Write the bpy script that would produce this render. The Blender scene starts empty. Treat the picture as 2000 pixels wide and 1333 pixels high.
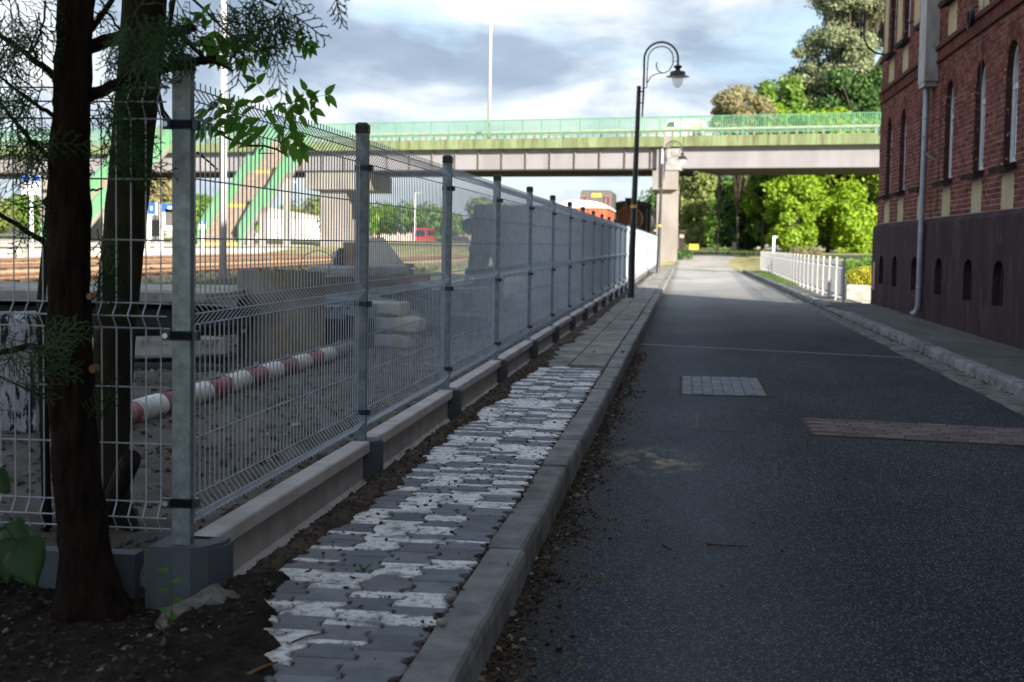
import bpy, math, random
import numpy as np
from mathutils import Vector, Matrix, noise
R = random.Random(7)
S = bpy.context.scene
C = S.collection
PI = math.pi

# ------------------------------------------------------------------ camera, world, sun, exposure
YAW, PITCH, ROLL, EYE, FPX = .1212, .0693, .0165, 1.27, 2753.3
cf = Vector((-math.sin(YAW)*math.cos(PITCH), math.cos(YAW)*math.cos(PITCH), -math.sin(PITCH)))
cr = Vector((math.cos(YAW), math.sin(YAW), 0))
cu = cr.cross(cf)
cr2 = cr*math.cos(ROLL) + cu*math.sin(ROLL)
cu2 = -cr*math.sin(ROLL) + cu*math.cos(ROLL)
cam = bpy.data.objects.new('camera', bpy.data.cameras.new('camera'))
C.objects.link(cam)
mw = Matrix((cr2, cu2, -cf)).transposed().to_4x4()
mw.translation = Vector((0, 0, EYE))
cam.matrix_world = mw
cam.data.sensor_width = 36; cam.data.lens = FPX/2000*36
cam.data.clip_start = .1; cam.data.clip_end = 3000
cam.data.dof.use_dof = True; cam.data.dof.focus_distance = 6.8; cam.data.dof.aperture_fstop = 4.5
S.camera = cam

W = bpy.data.worlds.new('World'); S.world = W; W.use_nodes = True
SEL = math.radians(19)
SUNV = Vector((.58*math.cos(SEL), -.815*math.cos(SEL), math.sin(SEL))).normalized()
sl = bpy.data.lights.new('sun', 'SUN'); sl.energy = 5.0; sl.angle = math.radians(.5); sl.color = (1, .90, .76)
so = bpy.data.objects.new('sun', sl); C.objects.link(so); so.rotation_euler = SUNV.to_track_quat('Z', 'Y').to_euler(); so.location = (30, -40, 40)
S.view_settings.view_transform = 'Standard'; S.view_settings.look = 'None'; S.view_settings.gamma = 1
S.view_settings.use_curve_mapping = False; S.view_settings.exposure = 1.62

def world():
    nt = W.node_tree; N = nt.nodes; L = nt.links; N.clear()
    def n(t, **k):
        o = N.new(t)
        for a, b in k.items(): setattr(o, a, b)
        return o
    def mth(op, a, b=None):
        m = n('ShaderNodeMath', operation=op)
        for i, v in enumerate((a, b)):
            if v is None: continue
            if isinstance(v, (int, float)): m.inputs[i].default_value = v
            else: L.new(v, m.inputs[i])
        return m.outputs[0]
    tc = n('ShaderNodeTexCoord'); sp = n('ShaderNodeSeparateXYZ'); L.new(tc.outputs['Generated'], sp.inputs[0])
    zz = mth('ADD', mth('MAXIMUM', sp.outputs[2], 0.0), .30)
    cb = n('ShaderNodeCombineXYZ'); L.new(mth('DIVIDE', sp.outputs[0], zz), cb.inputs[0]); L.new(mth('DIVIDE', sp.outputs[1], zz), cb.inputs[1])
    def fbm(scale, off, det=7, rough=.55, dist=.3):
        mp = n('ShaderNodeMapping'); mp.inputs['Location'].default_value = off; L.new(cb.outputs[0], mp.inputs[0])
        t = n('ShaderNodeTexNoise'); t.inputs['Scale'].default_value = scale; t.inputs['Detail'].default_value = det
        t.inputs['Roughness'].default_value = rough; t.inputs['Distortion'].default_value = dist
        L.new(mp.outputs[0], t.inputs['Vector']); return t.outputs[0]
    def ramp(src, pts):
        r = n('ShaderNodeValToRGB'); e = r.color_ramp.elements
        while len(e) > 1: e.remove(e[-1])
        e[0].position = pts[0][0]; e[0].color = (*pts[0][1], 1)
        for p, c in pts[1:]: x = e.new(p); x.color = (*c, 1)
        L.new(src, r.inputs[0]); return r.outputs[0]
    sky = n('ShaderNodeTexSky'); sky.sky_type = 'NISHITA'; sky.sun_disc = False
    sky.sun_elevation = SEL; sky.sun_rotation = math.atan2(SUNV.x, SUNV.y)
    lum = ramp(fbm(2.1, (3.7, 1.2, 0), 8, .52, .35), [(.36, (1.15, 1.5, 2.0)), (.46, (1.5, 1.88, 2.4)), (.52, (2.25, 2.62, 3.05)), (.61, (3.9, 4.05, 4.2))])
    msk = ramp(fbm(1.5, (8.1, 5.3, 0), 7, .55, .2), [(.31, (0, 0, 0)), (.49, (1, 1, 1))])
    mx = n('ShaderNodeMix', data_type='RGBA'); L.new(msk, mx.inputs['Factor']); L.new(lum, mx.inputs['B'])
    bl = n('ShaderNodeMix', data_type='RGBA'); bl.inputs['Factor'].default_value = .45
    L.new(sky.outputs[0], bl.inputs['A']); bl.inputs['B'].default_value = (1.25, 1.95, 3.0, 1)
    L.new(bl.outputs['Result'], mx.inputs['A'])
    hz = n('ShaderNodeMapRange'); hz.inputs[1].default_value = 0; hz.inputs[2].default_value = .11; hz.inputs[3].default_value = .8; hz.inputs[4].default_value = 0
    L.new(sp.outputs[2], hz.inputs[0])
    m2 = n('ShaderNodeMix', data_type='RGBA'); L.new(hz.outputs[0], m2.inputs['Factor']); L.new(mx.outputs['Result'], m2.inputs['A'])
    m2.inputs['B'].default_value = (2.7, 3.05, 3.4, 1)
    bg = n('ShaderNodeBackground'); bg.inputs[1].default_value = .1; L.new(m2.outputs['Result'], bg.inputs[0])
    ou = n('ShaderNodeOutputWorld'); L.new(bg.outputs[0], ou.inputs[0])
world()

def at(px, py, Y):
    d = cf + cr2*((px-1000)/FPX) - cu2*((py-666.5)/FPX)
    return Vector((0, 0, EYE)) + d*(Y/d.y)
def atz(px, py, z):
    d = cf + cr2*((px-1000)/FPX) - cu2*((py-666.5)/FPX)
    return Vector((0, 0, EYE)) + d*((z-EYE)/d.z)

# ------------------------------------------------------------------ helpers
def ss(a, b, t):
    t = min(1, max(0, (t-a)/(b-a))); return t*t*(3-2*t)
def nz(x, y, z=0, o=4): return noise.fractal(Vector((x, y, z)), 1.0, 2.0, o)

class MB:
    def __init__(s): s.v = []; s.f = []
    def q(s, *p):
        i = len(s.v); s.v += [tuple(a) for a in p]; s.f.append(tuple(range(i, i+len(p)))); return s
    def box(s, x0, x1, y0, y1, z0, z1):
        i = len(s.v)
        s.v += [(x0,y0,z0),(x1,y0,z0),(x1,y1,z0),(x0,y1,z0),(x0,y0,z1),(x1,y0,z1),(x1,y1,z1),(x0,y1,z1)]
        s.f += [tuple(i+k for k in f) for f in ((0,3,2,1),(4,5,6,7),(0,1,5,4),(1,2,6,5),(2,3,7,6),(3,0,4,7))]; return s
    def bbox(s, x0, x1, y0, y1, z0, z1, b=.01):        # box with chamfered upper edges
        i = len(s.v); c = b
        s.v += [(x0,y0,z0),(x1,y0,z0),(x1,y1,z0),(x0,y1,z0),(x0,y0,z1-c),(x1,y0,z1-c),(x1,y1,z1-c),(x0,y1,z1-c),(x0+c,y0+c,z1),(x1-c,y0+c,z1),(x1-c,y1-c,z1),(x0+c,y1-c,z1)]
        s.f += [tuple(i+k for k in f) for f in ((0,3,2,1),(0,1,5,4),(1,2,6,5),(2,3,7,6),(3,0,4,7),(4,5,9,8),(5,6,10,9),(6,7,11,10),(7,4,8,11),(8,9,10,11))]; return s
    def obox(s, c, sz, rot=(0,0,0), jit=0):
        from mathutils import Euler
        m = Euler(rot).to_matrix(); c = Vector(c); i = len(s.v)
        for k in range(8):
            p = Vector(((k&1)-.5, ((k>>1)&1)-.5, ((k>>2)&1)-.5))
            p = Vector((p.x*sz[0], p.y*sz[1], p.z*sz[2])) + Vector([R.uniform(-jit, jit) for _ in range(3)])
            s.v.append(tuple(c + m@p))
        s.f += [tuple(i+k for k in f) for f in ((0,2,3,1),(4,5,7,6),(0,1,5,4),(1,3,7,5),(3,2,6,7),(2,0,4,6))]; return s
    def bar(s, a, b, w, h=None):
        a = Vector(a); b = Vector(b); h = h or w; d = (b-a).normalized()
        u = Vector((0,0,1)) if abs(d.z) < .9 else Vector((0,1,0))
        r = d.cross(u).normalized(); u = r.cross(d); i = len(s.v)
        for p in (a, b):
            for k, l in ((-1,-1),(1,-1),(1,1),(-1,1)): s.v.append(tuple(p + r*(k*w/2) + u*(l*h/2)))
        s.f += [tuple(i+k for k in f) for f in ((0,1,2,3),(7,6,5,4),(0,4,5,1),(1,5,6,2),(2,6,7,3),(3,7,4,0))]; return s
    def tube(s, pts, rs, n=6, cap=True):
        pts = [Vector(p) for p in pts]
        if isinstance(rs, (int, float)): rs = [rs]*len(pts)
        i0 = len(s.v); pr = None
        for k, p in enumerate(pts):
            d = (pts[min(k+1, len(pts)-1)] - pts[max(k-1, 0)])
            d = d.normalized() if d.length > 1e-9 else Vector((0,0,1))
            if pr is None:
                u = Vector((0,0,1)) if abs(d.z) < .9 else Vector((0,1,0)); r = d.cross(u).normalized()
            else:
                r = pr - d*pr.dot(d); r = r.normalized() if r.length > 1e-6 else pr
            pr = r; w = d.cross(r)
            for j in range(n):
                a = 2*PI*j/n; s.v.append(tuple(p + (r*math.cos(a) + w*math.sin(a))*rs[k]))
        for k in range(len(pts)-1):
            for j in range(n):
                a = i0+k*n+j; b = i0+k*n+(j+1) % n; s.f.append((a, b, b+n, a+n))
        if cap:
            s.f.append(tuple(range(i0+n-1, i0-1, -1))); e = i0+(len(pts)-1)*n; s.f.append(tuple(range(e, e+n)))
        return s
    def lathe(s, c, prof, n=20):
        i0 = len(s.v)
        for r, z in prof:
            for j in range(n):
                a = 2*PI*j/n; s.v.append((c[0]+r*math.cos(a), c[1]+r*math.sin(a), c[2]+z))
        for k in range(len(prof)-1):
            for j in range(n):
                a = i0+k*n+j; b = i0+k*n+(j+1) % n; s.f.append((a, b, b+n, a+n))
        return s
    def prism(s, prof, z0, z1, ax='z'):                # closed 2D outline extruded
        n = len(prof); i = len(s.v)
        def P(a, b, c): return (a, b, c) if ax == 'z' else ((c, a, b) if ax == 'x' else (a, c, b))
        s.v += [P(a, b, z0) for a, b in prof] + [P(a, b, z1) for a, b in prof]
        s.f.append(tuple(range(i+n-1, i-1, -1))); s.f.append(tuple(range(i+n, i+2*n)))
        for k in range(n): s.f.append((i+k, i+(k+1) % n, i+n+(k+1) % n, i+n+k))
        return s
    def mesh(s, name, m=None, off=(0,0,0), smooth=False):
        me = bpy.data.meshes.new(name)
        v = s.v if off == (0,0,0) else [(a-off[0], b-off[1], c-off[2]) for a, b, c in s.v]
        me.from_pydata(v, [], s.f)
        if m: me.materials.append(m)
        if smooth: me.polygons.foreach_set('use_smooth', [True]*len(me.polygons))
        me.update(); return me

def root(o):
    while o.parent: o = o.parent
    return o
def link(name, me, parent=None, loc=(0,0,0), rot=None, kind=None, label=None):
    o = bpy.data.objects.new(name, me); C.objects.link(o); o.location = loc
    if rot: o.rotation_euler = rot
    if parent: o.parent = parent
    if kind: o['kind'] = kind
    if label: o['label'] = label
    return o
def put(name, mb, m, parent=None, smooth=False, kind=None, label=None):
    """mesh written in world coordinates, child of parent"""
    off = tuple(root(parent).location) if parent else (0,0,0)
    return link(name, mb.mesh(name, m, off, smooth), parent, kind=kind, label=label)
def thing(name, label, cat, loc=(0,0,0), group=None, rz=0):
    o = bpy.data.objects.new(name, None); C.objects.link(o); o.location = loc; o.rotation_euler = (0,0,rz)
    o.empty_display_size = .1
    o['label'] = label; o['category'] = cat
    if group: o['group'] = group
    return o
def tag(o, label, cat, group=None):
    o['label'] = label; o['category'] = cat
    if group: o['group'] = group
    return o
def copy_tree(o, parent=None, kids=None):
    if kids is None:
        kids = {}
        for x in C.objects:
            if x.parent: kids.setdefault(x.parent.name, []).append(x)
    c = o.copy(); C.objects.link(c); c.parent = parent
    for ch in kids.get(o.name, []): copy_tree(ch, c, kids)
    return c

# ------------------------------------------------------------------ materials
def mat(name, c1, c2=None, sc=3, det=6, rough=.8, metal=0, bump=0, bsc=40, c3=None, lo=.35, hi=.65, vary=0, spec=None, st=(1,1,1), coord='P', c3sc=None, c3lo=.55, c3hi=.7, bd=.02):
    m = bpy.data.materials.new(name); m.use_nodes = True; nt = m.node_tree; N = nt.nodes; L = nt.links
    b = N['Principled BSDF']; b.inputs['Roughness'].default_value = rough; b.inputs['Metallic'].default_value = metal
    if spec is None and rough >= .8: spec = .12
    if spec is not None: b.inputs['Specular IOR Level'].default_value = spec
    if coord == 'P': src = N.new('ShaderNodeNewGeometry').outputs['Position']
    else: src = N.new('ShaderNodeTexCoord').outputs['Object']
    mp = N.new('ShaderNodeMapping'); mp.inputs['Scale'].default_value = st; L.new(src, mp.inputs[0]); src = mp.outputs[0]
    def nz_(s, d=6, r=.6):
        t = N.new('ShaderNodeTexNoise'); t.inputs['Scale'].default_value = s; t.inputs['Detail'].default_value = d; t.inputs['Roughness'].default_value = r
        L.new(src, t.inputs['Vector']); return t.outputs[0]
    def rng(x, a, c):
        r = N.new('ShaderNodeMapRange'); r.inputs[1].default_value = a; r.inputs[2].default_value = c; L.new(x, r.inputs[0]); return r.outputs[0]
    def mixc(f, a, c):
        x = N.new('ShaderNodeMix'); x.data_type = 'RGBA'
        for k, v in (('Factor', f), ('A', a), ('B', c)):
            if isinstance(v, tuple): x.inputs[k].default_value = (*v, 1)
            elif isinstance(v, float): x.inputs[k].default_value = v
            else: L.new(v, x.inputs[k])
        return x.outputs['Result']
    col = c1
    if c2: col = mixc(rng(nz_(sc, det), lo, hi), c1, c2)
    if c3: col = mixc(rng(nz_(c3sc or sc*3.7, 8, .7), c3lo, c3hi), col, c3)
    if vary:
        g = N.new('ShaderNodeNewGeometry'); oi = N.new('ShaderNodeObjectInfo')
        a = N.new('ShaderNodeMath'); a.operation = 'ADD'; L.new(g.outputs['Random Per Island'], a.inputs[0]); L.new(oi.outputs['Random'], a.inputs[1])
        fr = N.new('ShaderNodeMath'); fr.operation = 'FRACT'; L.new(a.outputs[0], fr.inputs[0])
        hs = N.new('ShaderNodeHueSaturation')
        v = N.new('ShaderNodeMapRange'); v.inputs[3].default_value = 1-vary; v.inputs[4].default_value = 1+vary; L.new(fr.outputs[0], v.inputs[0]); L.new(v.outputs[0], hs.inputs['Value'])
        if isinstance(col, tuple): hs.inputs['Color'].default_value = (*col, 1)
        else: L.new(col, hs.inputs['Color'])
        col = hs.outputs[0]
    if isinstance(col, tuple): b.inputs['Base Color'].default_value = (*col, 1)
    else: L.new(col, b.inputs['Base Color'])
    if bump:
        bp = N.new('ShaderNodeBump'); bp.inputs['Strength'].default_value = bump; bp.inputs['Distance'].default_value = bd
        L.new(nz_(bsc, 5), bp.inputs['Height']); L.new(bp.outputs[0], b.inputs['Normal'])
    return m

def leafmat(name, c1, c2, trans=.35, rough=.5, spec=.3):
    m = bpy.data.materials.new(name); m.use_nodes = True; nt = m.node_tree; N = nt.nodes; L = nt.links
    b = N['Principled BSDF']; b.inputs['Roughness'].default_value = rough; b.inputs['Specular IOR Level'].default_value = spec
    g = N.new('ShaderNodeNewGeometry'); oi = N.new('ShaderNodeObjectInfo')
    a = N.new('ShaderNodeMath'); a.operation = 'ADD'; L.new(g.outputs['Random Per Island'], a.inputs[0]); L.new(oi.outputs['Random'], a.inputs[1])
    fr = N.new('ShaderNodeMath'); fr.operation = 'FRACT'; L.new(a.outputs[0], fr.inputs[0])
    x = N.new('ShaderNodeMix'); x.data_type = 'RGBA'; L.new(fr.outputs[0], x.inputs['Factor']); x.inputs['A'].default_value = (*c1, 1); x.inputs['B'].default_value = (*c2, 1)
    L.new(x.outputs['Result'], b.inputs['Base Color'])
    t = N.new('ShaderNodeBsdfTranslucent'); L.new(x.outputs['Result'], t.inputs[0])
    ms = N.new('ShaderNodeMixShader'); ms.inputs[0].default_value = trans
    L.new(b.outputs[0], ms.inputs[1]); L.new(t.outputs[0], ms.inputs[2]); L.new(ms.outputs[0], N['Material Output'].inputs[0])
    return m

def asphalt():
    m = mat('asphalt', (.03, .03, .032), rough=.8, spec=.15); nt = m.node_tree; N = nt.nodes; L = nt.links; b = N['Principled BSDF']
    pos = N.new('ShaderNodeNewGeometry').outputs['Position']
    vo = N.new('ShaderNodeTexVoronoi'); vo.inputs['Scale'].default_value = 185; L.new(pos, vo.inputs['Vector'])
    sx = N.new('ShaderNodeSeparateColor'); L.new(vo.outputs['Color'], sx.inputs[0])
    r = N.new('ShaderNodeValToRGB'); e = r.color_ramp.elements
    e[0].position = 0; e[0].color = (.010, .012, .016, 1); e[1].position = 1; e[1].color = (.24, .26, .30, 1)
    for p, c in ((.5, (.009, .012, .018)), (.76, (.026, .032, .043)), (.90, (.08, .095, .118))): x = e.new(p); x.color = (*c, 1)
    L.new(sx.outputs[0], r.inputs[0])
    def noi(s, st, d=6):
        mp = N.new('ShaderNodeMapping'); mp.inputs['Scale'].default_value = st; L.new(pos, mp.inputs[0])
        t = N.new('ShaderNodeTexNoise'); t.inputs['Scale'].default_value = s; t.inputs['Detail'].default_value = d; t.inputs['Roughness'].default_value = .65
        L.new(mp.outputs[0], t.inputs['Vector']); return t.outputs[0]
    def mr(src, a, c, p=0., q=1.):
        x = N.new('ShaderNodeMapRange'); x.inputs[1].default_value = a; x.inputs[2].default_value = c; x.inputs[3].default_value = p; x.inputs[4].default_value = q; L.new(src, x.inputs[0]); return x.outputs[0]
    def mul(a, c):
        x = N.new('ShaderNodeMath'); x.operation = 'MULTIPLY'; L.new(a, x.inputs[0])
        if isinstance(c, float): x.inputs[1].default_value = c
        else: L.new(c, x.inputs[1])
        return x.outputs[0]
    def add(a, c):
        x = N.new('ShaderNodeMath'); x.operation = 'ADD'; x.use_clamp = True; L.new(a, x.inputs[0]); L.new(c, x.inputs[1]); return x.outputs[0]
    def mix(f, a, c):
        x = N.new('ShaderNodeMix'); x.data_type = 'RGBA'
        L.new(f, x.inputs['Factor'])
        for k, v in (('A', a), ('B', c)):
            if isinstance(v, tuple): x.inputs[k].default_value = (*v, 1)
            else: L.new(v, x.inputs[k])
        return x.outputs['Result']
    sp = N.new('ShaderNodeSeparateXYZ'); L.new(pos, sp.inputs[0])
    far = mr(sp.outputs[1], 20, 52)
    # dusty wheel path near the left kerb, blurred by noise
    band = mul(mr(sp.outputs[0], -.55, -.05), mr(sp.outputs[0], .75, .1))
    dust_sun = mul(band, mr(noi(.9, (1, .25, 1)), .3, .7, .05, .5))
    near_d = dust_sun; dust_sun = mul(far, mr(noi(.5, (1, .3, 1)), .3, .6, .55, .95))  # farther road paler: dust, plus sunlit brightness put into the colour
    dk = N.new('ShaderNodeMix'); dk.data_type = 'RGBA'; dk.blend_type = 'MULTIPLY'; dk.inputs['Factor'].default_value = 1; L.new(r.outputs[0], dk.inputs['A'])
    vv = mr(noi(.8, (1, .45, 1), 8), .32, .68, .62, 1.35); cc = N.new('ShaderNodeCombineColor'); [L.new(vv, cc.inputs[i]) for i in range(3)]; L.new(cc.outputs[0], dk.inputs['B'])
    col = mix(near_d, dk.outputs['Result'], (.13, .145, .17)); col = mix(dust_sun, col, (.43, .425, .41))
    # pale sand spill by the kerb
    px = N.new('ShaderNodeVectorMath'); px.operation = 'DISTANCE'; mp = N.new('ShaderNodeMapping'); mp.inputs['Scale'].default_value = (1, .55, 0); L.new(pos, mp.inputs[0]); L.new(mp.outputs[0], px.inputs[0]); px.inputs[1].default_value = (-.15, 8.35*.55, 0)
    sand = mul(mr(px.outputs['Value'], .34, .0), mr(noi(7, (1, .6, 1)), .47, .62))
    col = mix(sand, col, (.42, .33, .22))
    edge = mul(mr(sp.outputs[0], -.3, -.56), mr(noi(9, (1, .6, 1)), .35, .6))
    col = mix(edge, col, (.05, .038, .028))
    L.new(col, b.inputs['Base Color'])
    bp = N.new('ShaderNodeBump'); bp.inputs['Strength'].default_value = .8; bp.inputs['Distance'].default_value = .006; L.new(vo.outputs['Distance'], bp.inputs['Height']); bp.invert = True
    L.new(bp.outputs[0], b.inputs['Normal'])
    return m

def glass(name, col=(.8,.85,.85), rough=.05, alpha=.35):
    m = bpy.data.materials.new(name); m.use_nodes = True; b = m.node_tree.nodes['Principled BSDF']
    b.inputs['Base Color'].default_value = (*col, 1); b.inputs['Roughness'].default_value = rough; b.inputs['Alpha'].default_value = alpha
    return m

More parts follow.
